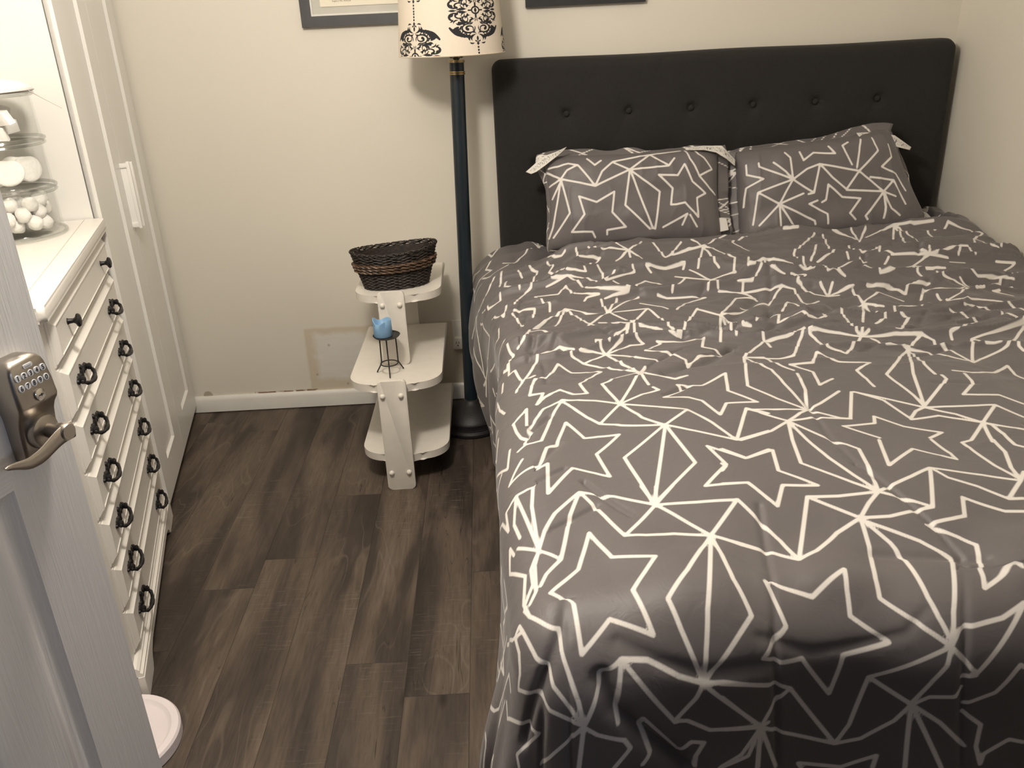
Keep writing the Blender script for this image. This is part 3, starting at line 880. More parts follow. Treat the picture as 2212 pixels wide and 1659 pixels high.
CREASES = CREASES + _fine_creases()

# ------------------------------------------------------------------ materials of the room
def wall_material(name, patches=False):
    t = NT(name)
    v = t.coord('Object')
    big = t.noise(v, 1.6, 3.0)
    col = t.ramp(big, [(0.3, (0.73, 0.695, 0.615)), (0.7, (0.765, 0.73, 0.65))])
    nb = t.noise(v, 260.0, 2.0)
    nb2 = t.noise(v, 26.0, 4.0)
    hgt = t.math('ADD', t.math('MULTIPLY', nb, 0.3), nb2)
    if patches:
        sep = t.n('ShaderNodeSeparateXYZ'); t.put(sep.inputs[0], v)
        x, z = sep.outputs[0], sep.outputs[2]
        wob = t.math('MULTIPLY', t.math('SUBTRACT', t.noise(v, 22.0, 4.0), 0.5), 0.03)
        def box(x0, x1, z0, z1, e=0.006, w=1.0):
            xx = t.math('ADD', x, t.math('MULTIPLY', wob, w)); zz = t.math('ADD', z, t.math('MULTIPLY', wob, -w))
            a = t.maprange(xx, x0 - e, x0 + e); b = t.maprange(xx, x1 - e, x1 + e, 1, 0)
            c = t.maprange(zz, z0 - e, z0 + e); d = t.maprange(zz, z1 - e, z1 + e, 1, 0)
            return t.math('MULTIPLY', t.math('MULTIPLY', a, b), t.math('MULTIPLY', c, d))
        tan = box(-0.745, 0.02, 0.05, 0.327, 0.005, 0.35)
        col = t.mix(t.math('MULTIPLY', tan, 0.6), col, (0.56, 0.475, 0.34))
        spk = box(-0.71, -0.46, 0.115, 0.30, 0.012, 1.6)
        streak = t.noise(t.mapping(v, (3, 1, 16)), 3.0, 4.0)
        col = t.mix(t.math('MULTIPLY', spk, t.maprange(streak, 0.25, 0.6, 0.65, 1.0)), col, (0.74, 0.73, 0.69))
        tan2 = box(-0.545, -0.45, 0.05, 0.13, 0.006, 1.0)
        col = t.mix(t.math('MULTIPLY', tan2, 0.8), col, (0.52, 0.40, 0.27))
        chip = box(-0.97, -0.72, 0.066, 0.0735, 0.0012, 0.25)
        col = t.mix(t.math('MULTIPLY', chip, t.maprange(t.noise(v, 40.0, 3.0), 0.40, 0.5)), col, (0.22, 0.13, 0.08))
        # round patch near the wardrobe, pencil scuff behind the lamp
        d1 = t.n('ShaderNodeVectorMath', operation='DISTANCE'); t.put(d1.inputs[0], v); d1.inputs[1].default_value = (-1.155, 0, 0.07)
        col = t.mix(t.maprange(d1.outputs['Value'], 0.016, 0.020, 0.8, 0), col, (0.36, 0.30, 0.21))
        for (px, pz) in ((-0.655, 0.255), (-0.715, 0.135), (-0.60, 0.09)):
            d2 = t.n('ShaderNodeVectorMath', operation='DISTANCE'); t.put(d2.inputs[0], v); d2.inputs[1].default_value = (px, 0, pz)
            col = t.mix(t.maprange(d2.outputs['Value'], 0.003, 0.007, 0.6, 0), col, (0.33, 0.27, 0.2))
        hgt = t.math('ADD', hgt, t.math('MULTIPLY', spk, 1.4))
    t.set(color=col, rough=0.62, normal=t.bump(hgt, 0.12, 0.004))
    return t.m

def floor_material():
    t = NT('vinyl_plank_floor')
    v = t.coord('Object')
    sep = t.n('ShaderNodeSeparateXYZ'); t.put(sep.inputs[0], v)
    x, y = sep.outputs[0], sep.outputs[1]
    W, L = 0.148, 1.22
    xr = t.math('DIVIDE', t.math('ADD', x, 0.105 + 20 * W), W)
    row = t.math('FLOOR', xr)
    fx = t.math('FRACT', xr)
    wn = t.n('ShaderNodeTexWhiteNoise', noise_dimensions='1D'); t.put(wn.inputs['W'], row)
    yr = t.math('ADD', t.math('DIVIDE', y, L), t.math('ADD', t.math('MULTIPLY', row, 0.37), t.math('MULTIPLY', wn.outputs['Value'], 0.9)))
    pl = t.math('FLOOR', yr); fy = t.math('FRACT', yr)
    cmb = t.n('ShaderNodeCombineXYZ'); t.put(cmb.inputs[0], row); t.put(cmb.inputs[1], pl)
    w2 = t.n('ShaderNodeTexWhiteNoise', noise_dimensions='2D'); t.put(w2.inputs['Vector'], cmb.outputs[0])
    r1 = w2.outputs['Value']
    off = t.n('ShaderNodeVectorMath', operation='SCALE'); t.put(off.inputs[0], w2.outputs['Color']); off.inputs['Scale'].default_value = 30.0
    vv = t.n('ShaderNodeVectorMath', operation='ADD'); t.put(vv.inputs[0], v); t.put(vv.inputs[1], off.outputs[0])
    p = vv.outputs[0]
    # long tonal streaks, cathedral grain, fine pores, cross saw marks
    tone = t.noise(t.mapping(p, (9.0, 1.5, 1)), 1.0, 3.0, 0.5, 0.6)
    warp = t.noise(t.mapping(p, (7.0, 1.6, 1)), 1.0, 2.0, 0.5, 0.4)
    rings = t.math('FRACT', t.math('MULTIPLY', warp, 9.0))
    ringm = t.maprange(t.math('ABSOLUTE', t.math('SUBTRACT', rings, 0.5)), 0.40, 0.5)
    reg = t.maprange(t.noise(t.mapping(p, (4.0, 1.3, 1)), 1.0, 1.0), 0.52, 0.62)
    ringm = t.math('MULTIPLY', ringm, reg)
    grain = t.noise(t.mapping(p, (150.0, 12.0, 1)), 1.0, 4.0, 0.65)
    saw = t.noise(t.mapping(p, (14.0, 210.0, 1)), 1.0, 2.0, 0.6)
    sawr = t.maprange(t.noise(t.mapping(p, (5.0, 3.0, 1)), 1.0, 2.0), 0.50, 0.66)
    sawm = t.math('MULTIPLY', t.maprange(saw, 0.58, 0.70), sawr)
    base = t.ramp(tone, [(0.30, (0.028, 0.021, 0.017)), (0.43, (0.052, 0.040, 0.032)), (0.55, (0.118, 0.090, 0.069)), (0.72, (0.175, 0.138, 0.108))])
    base = t.mix(t.maprange(r1, 0, 1, 0.0, 0.50), base, (0.060, 0.049, 0.043))
    base = t.mix(1.0, base, t.ramp(r1, [(0.0, (0.84, 0.84, 0.86)), (1.0, (1.14, 1.10, 1.05))]), 'MULTIPLY')
    base = t.mix(1.0, base, t.ramp(grain, [(0.30, (0.68, 0.68, 0.68)), (0.55, (1.0, 1.0, 1.0)), (0.8, (1.28, 1.27, 1.24))]), 'MULTIPLY')
    base = t.mix(t.math('MULTIPLY', ringm, 0.22), base, (0.25, 0.20, 0.155))
    base = t.mix(t.math('MULTIPLY', sawm, 0.30), base, (0.26, 0.225, 0.185))
    # knots and cracks
    vor = t.n('ShaderNodeTexVoronoi'); t.put(vor.inputs['Vector'], t.mapping(p, (6.0, 2.6, 1))); vor.inputs['Scale'].default_value = 1.0
    kn = t.maprange(vor.outputs['Distance'], 0.02, 0.09, 0.9, 0.0)
    base = t.mix(kn, base, (0.016, 0.011, 0.008))
    ck = t.noise(t.mapping(p, (26.0, 1.6, 1)), 1.0, 2.0, 0.5, 1.2)
    ckm = t.math('MULTIPLY', t.maprange(t.math('ABSOLUTE', t.math('SUBTRACT', ck, 0.5)), 0.0, 0.008, 0.75, 0.0), t.maprange(warp, 0.5, 0.56))
    base = t.mix(ckm, base, (0.014, 0.010, 0.008))
    ex = t.math('MINIMUM', fx, t.math('SUBTRACT', 1.0, fx)); ey = t.math('MINIMUM', fy, t.math('SUBTRACT', 1.0, fy))
    seam = t.math('MAXIMUM', t.maprange(ex, 0.002, 0.010, 1, 0), t.maprange(ey, 0.0003, 0.0012, 1, 0))
    base = t.mix(t.math('MULTIPLY', seam, 0.6), base, (0.012, 0.010, 0.008))
    h = t.math('SUBTRACT', t.math('MULTIPLY', grain, 0.5), t.math('ADD', t.math('MULTIPLY', seam, 1.2), ckm))
    t.set(color=base, rough=t.maprange(grain, 0.2, 0.8, 0.50, 0.64), spec=0.35, normal=t.bump(h, 0.25, 0.002))
    return t.m

WHITE = simple('white_furniture_paint', (0.80, 0.775, 0.73), 0.38, var=0.02, scale=5, bump=0.05, bscale=45)
WHITE2 = simple('white_foil_front', (0.80, 0.79, 0.76), 0.33, var=0.01, scale=4)
TRIM = simple('white_trim_paint', (0.78, 0.77, 0.73), 0.35, var=0.03, scale=14, bump=0.1, bscale=30)
BLACKIRON = simple('black_iron', (0.018, 0.017, 0.018), 0.38, metal=0.4, var=0.2, scale=80, bump=0.2, bscale=300)

# ------------------------------------------------------------------ room shell
YB = 3.121
XR = 1.64
LDIR = math.radians(13.0)
def left_x(y): return -1.86 + (YB - y) * math.tan(LDIR)
YF = 0.40
def room():
    wm = wall_material('painted_wall'); wb = wall_material('painted_wall_patched', True)
    b = MB(); b.quad([(-2.2, -1.4, 0), (1.9, -1.4, 0), (1.9, 3.3, 0), (-2.2, 3.3, 0)])
    f = b.build('floor', floor_material()); tag(f, kind='structure')
    b = MB(); b.box(-2.1, XR + 0.1, 0, 0.1, 0, 2.42)
    w = b.build('wall_back', wb, loc=(0, YB, 0)); tag(w, kind='structure')
    b = MB(); b.box(XR, XR + 0.1, YF - 0.1, YB, 0, 2.42)
    w = b.build('wall_right', wm); tag(w, kind='structure')
    b = MB(); b.prism([(left_x(YB), YB), (left_x(YF - .1), YF - .1), (left_x(YF - .1) - .1, YF - .1), (left_x(YB) - .1, YB)], 'z', 0, 2.42)
    w = b.build('wall_left', wm); tag(w, kind='structure')
    b = MB(); b.box(0.95, XR, YF - 0.1, YF, 0, 2.42); b.box(left_x(YF), -0.80, YF - 0.1, YF, 0, 2.42); b.box(-0.80, 0.95, YF - 0.1, YF, 2.06, 2.42)
    w = b.build('wall_front', simple('bounce_cut_taupe', (0.16, 0.145, 0.13), 0.7)); tag(w, kind='structure')  # dark tone added to this unseen wall to cut bounce onto the bed foot
    b = MB(); b.box(-2.2, 1.8, YF - 0.1, YB + 0.1, 2.42, 2.5)
    w = b.build('ceiling', simple('ceiling_paint', (0.80, 0.78, 0.74), 0.7, var=0.02), None); tag(w, kind='structure')
    # baseboard with eased top
    prof = [(0, 0.004), (-0.014, 0.004), (-0.014, 0.052), (-0.011, 0.062), (-0.006, 0.068), (0, 0.068)]
    b = MB(); b.prism([(YB + p[0], p[1]) for p in prof], 'x', -1.26, XR)
    o = b.build('baseboard_back', TRIM, angle=50); tag(o, kind='structure')
    b = MB(); b.box(XR - 0.014, XR, YF, YB - 0.016, 0.004, 0.068, 0.003)
    o = b.build('baseboard_right', TRIM); tag(o, kind='structure')
room()

# ------------------------------------------------------------------ bed
BLACKFAB = None
def black_fabric():
    t = NT('charcoal_linen')
    v = t.coord('Object')
    w1 = t.noise(t.mapping(v, (900, 900, 60)), 1.0, 2.0); w2 = t.noise(t.mapping(v, (60, 60, 900)), 1.0, 2.0)
    weave = t.math('ADD', w1, w2)
    t.set(color=t.ramp(weave, [(0.3, (0.011, 0.010, 0.0098)), (1.0, (0.027, 0.0255, 0.0245))]), rough=0.9, sheen=0.05, spec=0.25,
          normal=t.bump(weave, 0.35, 0.001))
    return t.m

HB_X0, HB_X1, HB_Z0, HB_Z1, HB_F = 0.030, 1.612, 0.25, 1.262, 3.035
BTN = [(0.279 + 0.2155 * i, 1.080) for i in range(6)] + [(0.171 + 0.2155 * i, 0.915) for i in range(7)] + [(0.279 + 0.2155 * i, 0.745) for i in range(6)]
def headboard(parent, fab):
    nx, nz = 250, 170
    u = np.linspace(0, 1, nx); w = np.linspace(0, 1, nz)
    X = HB_X0 + u * (HB_X1 - HB_X0); Z = HB_Z0 + w * (HB_Z1 - HB_Z0)
    XX, ZZ = np.meshgrid(X, Z)
    dx = np.minimum(XX - HB_X0, HB_X1 - XX); dz = HB_Z1 - ZZ
    R = 0.035
    # padded front: rolls back at the rim, dimples at the buttons, soft pulls between them
    e = np.minimum(dx, dz)
    roll = R * (1 - np.sqrt(np.clip(1 - (1 - np.clip(e / R, 0, 1)) ** 2, 0, 1)))
    dim = np.zeros_like(XX)
    for bx, bz in BTN:
        r = np.hypot(XX - bx, ZZ - bz)
        dim += 0.016 * np.exp(-(r / 0.016) ** 2) + 0.007 * np.exp(-(r / 0.055) ** 2)
        # vertical seam pull up to the rim for the top row
        if bz > 1.0:
            dim += 0.0035 * np.exp(-((XX - bx - 0.11) / 0.010) ** 2) * sstep(1.15, 1.262, ZZ)
    # diagonal pull lines between rows
    for (bx, bz) in BTN[:6]:
        for s in (-1, 1):
            ax, az, cx_, cz = bx, bz, bx + s * 0.107, bz - 0.18
            px, pz = XX - ax, ZZ - az; qx, qz = cx_ - ax, cz - az
            h = np.clip((px * qx + pz * qz) / (qx * qx + qz * qz), 0, 1)
            d = np.hypot(px - h * qx, pz - h * qz)
            dim += 0.0012 * np.exp(-(d / 0.009) ** 2)
    Y = HB_F + roll + dim + 0.0008 * fbm(XX * 9, ZZ * 9, 3)
    # round the top corners in outline
    for sgn, cx_ in ((-1, HB_X0 + R), (1, HB_X1 - R)):
        m = ((XX - cx_) * sgn > 0) & (ZZ > HB_Z1 - R)
        ddx = (XX - cx_) * sgn; ddz = ZZ - (HB_Z1 - R)
        mx = np.maximum(ddx, ddz); hy = np.hypot(ddx, ddz)
        k = np.where(m & (hy > 1e-6), mx / np.maximum(hy, 1e-6), 1.0)
        XX = np.where(m, cx_ + sgn * ddx * k, XX); ZZ = np.where(m, HB_Z1 - R + ddz * k, ZZ)
    # slight waviness of the top edge
    P = np.stack([XX, Y, ZZ - 0.003 * np.abs(np.sin((XX - 0.155) * PI / 0.2135)) * 0 + 0.0015 * np.sin(XX * 9)], -1)
    me = grid_mesh('headboard', P, nx, nz)
    bm = bmesh.new(); bm.from_mesh(me)
    bes = [x for x in bm.edges if x.is_boundary]
    r = bmesh.ops.extrude_edge_only(bm, edges=bes)
    for v in [g for g in r['geom'] if isinstance(g, bmesh.types.BMVert)]: v.co.y = 3.108
    be2 = [x for x in bm.edges if x.is_boundary]
    bmesh.ops.contextual_create(bm, geom=be2)
    bmesh.ops.recalc_face_normals(bm, faces=bm.faces)
    bm.to_mesh(me); bm.free()
    shade(me, 50)
    hb = link('headboard', me, fab, parent)
    for i, (bx, bz) in enumerate(BTN):
        b = MB(); b.ball((0, 0, 0), 0.0105, (1, 0.62, 1), 2)
        b.build('tuft_button', fab, hb, (bx, HB_F + 0.016, bz))
    return hb

def bed():
    fab = black_fabric()
    root = empty('bed', (0.83, 2.0, 0)); tag(root, 'queen bed with black button tufted upholstered headboard against the back wall', 'bed')
    off = Vector((-0.83, -2.0, 0))
    hb = headboard(root, fab); hb.location = off
    b = MB(); b.box(0.09, 1.59, 1.00, 3.02, 0.33, 0.575, 0.05, 4)
    b.build('mattress', simple('mattress_ticking', (0.7, 0.68, 0.64), 0.8), root, off)
    b = MB(); b.box(0.09, 1.59, 1.00, 3.02, 0.10, 0.325, 0.01, 2)
    b.build('bed_base', fab, root, off)
    for x in (0.14, 1.54):
        for y in (1.06, 2.96):
            b = MB(); b.lathe([(0.022, 0.0), (0.03, 0.098)], 16)
            b.build('leg', fab, root, Vector((x, y, 0)) + off)
bed()

# print line half widths in metres
def print_material(name, ground, ink, half, soft=0.0011, sheen=0.2, rough=0.5, weave=0.0007):
    t = NT(name)
    a = t.n('ShaderNodeAttribute', attribute_name='print_distance')
    m = t.maprange(a.outputs['Fac'], half - soft, half + soft, 1.0, 0.0)
    v = t.coord('Object')
    fine = t.noise(v, 900.0, 2.0)
    mot = t.noise(v, 3.0, 3.0)
    g = t.mix(mot, tuple(c * 0.95 for c in ground), tuple(c * 1.05 for c in ground))
    c = t.mix(m, g, ink)
    wr = t.noise(v, 26.0, 5.0, 0.55, 0.8)
    n1 = t.bump(wr, 0.24, 0.006)
    t.set(color=c, rough=rough, sheen=sheen, sheen_rough=0.4, spec=0.45, normal=t.bump(fine, 0.08, weave, n1))
    return t.m

# duvet: cloth coordinates s (across, 0 at the left edge of the bed) and t (along, 0 at the foot edge)
DX, DY, DZ = 0.075, 1.035, 0.625
D_S = (-0.66, 1.72); D_T = (-0.66, 2.00); D_STEP = 0.0036
def duvet_points(S, T):
    wr = 1.52                                  # right edge, where the cloth tucks down by the wall
    ds = np.maximum(0, -S); dt = np.maximum(0, -T)
    d = np.hypot(ds, dt)
    th_x = np.where(d > 1e-9, ds / np.maximum(d, 1e-9), 0); th_y = np.where(d > 1e-9, dt / np.maximum(d, 1e-9), 0)
    # puffiness of the rim varies along it
    R = 0.085 + th_y ** 1.5 * (0.028 + 0.024 * vnoise(S * 5.3, T * 0 + 3.1, 11)) + 0.012 * vnoise(T * 4.0, S * 0 + 3.3, 12) * (ds > 0) + 0.03 * sstep(1.3, 2.0, T) * (ds > 0)
    arc = R * PI / 2
    ang = np.clip(d / R, 0, PI / 2)
    o = R * np.sin(ang); h = R * (1 - np.cos(ang))
    over = np.maximum(0, d - arc)
    h = h + over
    # side drape swells near the head, hangs with long folds towards the foot corner
    corner = th_x * th_y * 2
    swell = 0.060 * sstep(1.15, 1.75, T) * np.sin(np.clip(h / 0.50, 0, 1) * PI) * (ds > 0)
    fold = (0.014 * np.sin(T * 24 + 1.5 * np.sin(T * 5) + h * 3) + 0.011 * vnoise(T * 13, h * 2.5, 5)) * sstep(0.05, 0.35, h) * (ds > 0) * (1 - corner)
    ffold = 0.012 * vnoise(S * 5.5, h * 1.4, 8) * sstep(0.03, 0.25, h) * (dt > 0)
    cfold = (0.030 * corner + 0.012 * np.sin(np.arctan2(th_y, th_x + 1e-9) * 9) * corner) * sstep(0.05, 0.4, h)
    o = o + swell + fold * th_x + ffold * th_y + cfold - 0.03 * sstep(0.0, 0.3, over) * (1 - corner) * th_x * sstep(1.3, 0.9, T)
    flare = 0.075 * sstep(0.42, 0.0, T) * sstep(0.05, 0.40, h) * (ds > 0) * (1 - corner * 0.5)
    o = o + flare * np.maximum(th_x, 0)
    # right side by the wall
    rs = np.maximum(0, S - (wr - 0.02)); R2 = 0.05
    ra = np.clip(rs / R2, 0, PI / 2)
    hr = R2 * (1 - np.cos(ra)) + np.maximum(0, rs - R2 * PI / 2)
    xr = R2 * np.sin(ra) - np.maximum(0, rs - R2)
    X = DX + np.clip(S, 0, wr - 0.02) - o * th_x + R2 * np.sin(ra)
    Y = DY + np.maximum(T, 0) - o * th_y
    # loft of the filling
    cs = np.clip(S, 0, 1.52); ct = np.clip(T, 0, 2.0)
    edge = sstep(0, 0.30, cs) * sstep(0, 0.22, ct)
    puff = 0.022 * edge + 0.012 * vnoise(cs * 2.6 + 1, ct * 2.2, 21) * edge
    puff = puff + (0.062 - 0.016 * sstep(0.85, 1.45, cs)) * sstep(1.15, 1.70, ct) * sstep(0.0, 0.22, cs) - (0.085 * sstep(0.04, 0.16, cs) * sstep(1.50, 1.44, cs)) * sstep(1.73, 1.82, ct)
    puff = puff + 0.012 * sstep(0.9, 1.4, cs) * sstep(1.2, 1.8, ct)
    puff = puff + 0.010 * vnoise(cs * 6.5, ct * 5.0, 33) * sstep(0, 0.25, ct) + 0.016 * vnoise(cs * 5.0, ct * 3.5, 35) * (1 - sstep(0.0, 0.35, ct))
    tn = np.clip(T, -0.12, 2.0)
    puff = puff + 0.011 * vnoise(cs * 10.0 + 4, tn * 9.0, 36) * sstep(-0.12, -0.02, tn) * sstep(0.22, 0.05, tn) * sstep(0.0, 0.1, cs)
    # wrinkles run across the bed in the upper half
    up = sstep(0.55, 1.0, ct) * (1 - 0.55 * sstep(1.6, 1.95, ct))
    q = ct + 0.06 * vnoise(cs * 3.0, ct * 2.0, 41) + 0.10 * cs * 0.6
    wv = 1 - np.abs(vnoise(cs * 2.2 + 3, q * 11.0, 42))
    wv2 = 1 - np.abs(vnoise(cs * 3.7 - 7, q * 21.0, 43))
    wv3 = 1 - np.abs(vnoise(cs * 6.0 + ct * 9.0, ct * 3.0 - cs * 2.0, 45))
    wr_ = (0.007 * (wv3 ** 4 - 0.3) + 0.030 * (wv ** 4 - 0.35) + 0.011 * (wv2 ** 3 - 0.4)) * up
    low = (0.0025 * (1 - np.abs(vnoise(cs * 5 + ct * 4, ct * 6 - cs * 3, 44))) ** 4) * (1 - up)
    Z = DZ + (puff + wr_ + low) * np.exp(-h / 0.16) - h - hr
    Z = np.maximum(Z, 0.012)
    # packing creases and drapes pressed into the cloth
    dep = np.zeros_like(S)
    for (depth, width, ln) in CREASES:
        D = seg_field(S, T, [ln], width * 3)
        dep += depth * np.exp(-(D / width) ** 2)
    Z = Z - dep * (d <= 0.02); 
    Y = Y + dep * th_y * (d > 0.02); X = X + dep * th_x * (d > 0.02)
    return X, Y, Z

def duvet():
    s = np.arange(D_S[0], D_S[1], D_STEP); t = np.arange(D_T[0], D_T[1], D_STEP)
    S, T = np.meshgrid(s, t)
    X, Y, Z = duvet_points(S, T)
    D = seg_field(S, T, DUVET_LINES)
    me = grid_mesh('duvet', np.stack([X, Y, Z], -1), len(s), len(t), {'print_distance': D}, flip=False)
    o = link('duvet', me, print_material('grey_star_print_duvet', (0.142, 0.130, 0.132), (0.80, 0.77, 0.73), 0.0034))
    tag(o, 'grey duvet with white line stars and bursts, crumpled over the bed', 'duvet')
    return o
duvet()

# pillows
def pillow_frame(i):
    """origin at centre, unit vectors across and up the pillow, normal towards the room, width, height"""
    if i == 0:
        c = Vector((0.484, 2.878, 0.808)); ax = Vector((1, -0.02, 0.0)); W_, H_ = 0.600, 0.33
        up = Vector((0.0, 0.42, 0.90))
    else:
        c = Vector((1.130, 2.880, 0.806)); ax = Vector((0.985, -0.02, 0.075)); W_, H_ = 0.605, 0.36
        up = Vector((-0.06, 0.42, 0.90))
    ax.normalize(); n = up.cross(ax); n = -n if n.y > 0 else n
    n.normalize(); up = (ax.cross(n)); up = -up if up.z < 0 else up
    return c, ax, up.normalized(), n, W_, H_
def pillow_pos(i, u, v, side):
    """u, v in -1..1"""
    c, ax, up, n, W_, H_ = pillow_frame(i)
    pin = 0.05
    x = W_ / 2 * u * (1 - pin * (1 - v ** 2) * np.abs(u) ** 3); y = H_ / 2 * v * (1 - pin * (1 - u ** 2) * np.abs(v) ** 3)
    x = x * (1 - 0.035 * np.abs(v) ** 8); y = y * (1 - 0.05 * np.abs(u) ** 8)
    if i == 1:
        x = x * (1 - 0.16 * np.maximum(v, -0.6) * (u > 0) * np.abs(u)) + 0.020 * (v > 0) * v * (u < 0) * np.abs(u)
        y = y + 0.006 * u * np.maximum(v, 0)
    else: y = y + (0.012 * np.cos(u * PI * 1.2)) * np.maximum(v, 0) * 0
    th = 0.070 * np.clip((1 - u ** 4) * (1 - v ** 4), 0, 1) ** 0.55
    edge = np.clip(1 - np.maximum(np.abs(u), np.abs(v)), 0, 1)
    rad = np.abs(u) * 0.7 + 0.3
    w = 0.006 * (1 - np.abs(vnoise(u * 6 + 20 * i, v * 1.6, 51 + i))) ** 2 * (1 - edge) + 0.005 * vnoise(u * 3 + i * 7, v * 3, 60)
    th = th + (w - 0.002) * np.minimum(edge * 6, 1)
    z = side * th
    P = [c[k] + ax[k] * x + up[k] * y + n[k] * z for k in range(3)]
    return P
PRINT = print_material('grey_star_print_sham', (0.142, 0.130, 0.132), (0.80, 0.77, 0.73), 0.0033, soft=0.0011)
REVERSE = print_material('white_script_print', (0.74, 0.72, 0.68), (0.05, 0.05, 0.05), 0.0006, soft=0.0006)
def flap(name, pts_a, pts_b, lines, parent, mat, nu=70, nv=24, th=0.0, seed=1):
    """strip of cloth between two edge polylines in 3-D, print lines given in 0..1 strip coordinates"""
    def resample(pts, n):
        P = np.array(pts, float); L = np.concatenate([[0], np.cumsum(np.linalg.norm(np.diff(P, axis=0), axis=1))])
        q = np.linspace(0, L[-1], n)
        return np.stack([np.interp(q, L, P[:, k]) for k in range(3)], 1), L[-1]
    A, la = resample(pts_a, nu); B, lb = resample(pts_b, nu)
    w = np.linspace(0, 1, nv)[:, None, None]
    P = A[None] * (1 - w) + B[None] * w
    wid = np.linalg.norm(A - B, axis=1).mean()
    U, V = np.meshgrid(np.linspace(0, la, nu), np.linspace(0, wid, nv))
    P[..., 1] += 0.003 * vnoise(U * 30, V * 20, seed)
    D = seg_field(U, V, [[(a * la, b * wid) for a, b in ln] for ln in lines]) if lines else np.full(U.shape, 0.03)
    me = grid_mesh(name, P, nu, nv, {'print_distance': D})
    o = link(name, me, mat, parent)
    md = o.modifiers.new('thickness', 'SOLIDIFY'); md.thickness = 0.0016; md.offset = 0
    return o
def pillow(i, label):
    c, ax, up, n, W_, H_ = pillow_frame(i)
    root = empty('pillow', c); tag(root, label, 'pillow')
    off = -c
    nu, nv = 150, 100
    u = np.linspace(-1, 1, nu); v = np.linspace(-1, 1, nv)
    U, V = np.meshgrid(u, v)
    D = seg_field(U * W_ / 2, V * H_ / 2, [[(a * W_ / 2, b * H_ / 2) for a, b in ln] for ln in PILLOW_LINES[i]])
    F = np.stack(pillow_pos(i, U, V, 1), -1); Bk = np.stack(pillow_pos(i, U, V, -1), -1)
    me = grid_mesh('pillow_body', np.concatenate([F, Bk], 0), nu, nv * 2, {'print_distance': np.concatenate([D, D], 0)})
    # drop the strip of faces that bridges front and back grids, then weld the rim
    bm = bmesh.new(); bm.from_mesh(me); bm.verts.ensure_lookup_table()
    kill = [f for f in bm.faces if min(x.index for x in f.verts) < nu * nv <= max(x.index for x in f.verts)]
    bmesh.ops.delete(bm, geom=kill, context='FACES_ONLY')
    bmesh.ops.remove_doubles(bm, verts=bm.verts, dist=0.0005)
    bmesh.ops.recalc_face_normals(bm, faces=bm.faces)
    bm.to_mesh(me); bm.free()
    me.polygons.foreach_set('use_smooth', [True] * len(me.polygons))
    link('pillow_body', me, PRINT, root, off)
    # flat flange sewn round the body
    m = 260; k = 8
    tt = np.linspace(0, 4, m, endpoint=False)
    side = np.floor(tt).astype(int); fr = (tt - side) * 2 - 1
    uu = np.select([side == 0, side == 1, side == 2, side == 3], [fr, np.ones_like(fr), -fr, -np.ones_like(fr)])
    vv = np.select([side == 0, side == 1, side == 2, side == 3], [-np.ones_like(fr), fr, np.ones_like(fr), -fr])
    base = np.stack(pillow_pos(i, uu, vv, 0), -1)
    nx = np.where(np.abs(uu) >= 0.999, np.sign(uu), 0.0); ny = np.where(np.abs(vv) >= 0.999, np.sign(vv), 0.0)
    # smooth the outward direction round the corners
    K = 7
    for _ in range(2):
        nx = sum(np.roll(nx, q) for q in range(-K, K + 1)) / (2 * K + 1); ny = sum(np.roll(ny, q) for q in range(-K, K + 1)) / (2 * K + 1)
    L = np.hypot(nx, ny) + 1e-9
    wdt = FLANGE[i](uu, vv)
    rows = []
    for j in range(k):
        w = j / (k - 1)
        wav = 0.010 * vnoise(tt * 5 + 3 * i, tt * 0 + 1.7, 70 + i) * w + 0.006 * vnoise(tt * 14, tt * 0, 72) * w
        P = base + np.outer(nx / L * wdt * w, np.array(ax)) + np.outer(ny / L * wdt * w, np.array(up)) + np.outer(wav - 0.012 * w, np.array(n))
        P[:, 1] = np.minimum(P[:, 1], HB_F - 0.006)
        rows.append(P)
    P = np.stack(rows, 0)
    TT = np.repeat(np.linspace(0, 2 * (W_ + H_), m)[None], k, 0); WW = np.repeat((np.arange(k) / (k - 1) * 0.045)[:, None], m, 1)
    rnd = random.Random(5 + i)
    lines = []
    for q in range(46):
        a = rnd.uniform(0, 2 * (W_ + H_)); lines.append([(a, 0), (a + rnd.uniform(-0.05, 0.05), 0.045)])
    D = seg_field(TT, WW, lines)
    me = grid_mesh('flange', P, m, k, {'print_distance': D}, wrap=True)
    o = link('flange', me, PRINT, root, off)
    md = o.modifiers.new('thickness', 'SOLIDIFY'); md.thickness = 0.0016; md.offset = 0
    for (a, b, ln, seed) in FLAPS[i]:
        flap('turned_corner', a, b, ln, root, REVERSE, seed=seed).location = off
    return root
FLANGE = [lambda u, v: np.where(v >= 0.99, 0.022 + 0.012 * vnoise(u * 4, u * 0, 91), np.where(u > 0.99, 0.040, 0.006 + 0.028 * sstep(0.3, 1.0, v))) + 0 * u,
          lambda u, v: np.where(v >= 0.99, 0.016 + 0.016 * sstep(0.0, 0.6, u), np.where(u < -0.99, 0.032, 0.012)) + 0 * u]
pillow(0, 'left grey star print pillow propped against the headboard, nearest the floor lamp')
pillow(1, 'right grey star print pillow tilted against the headboard, nearest the right wall')

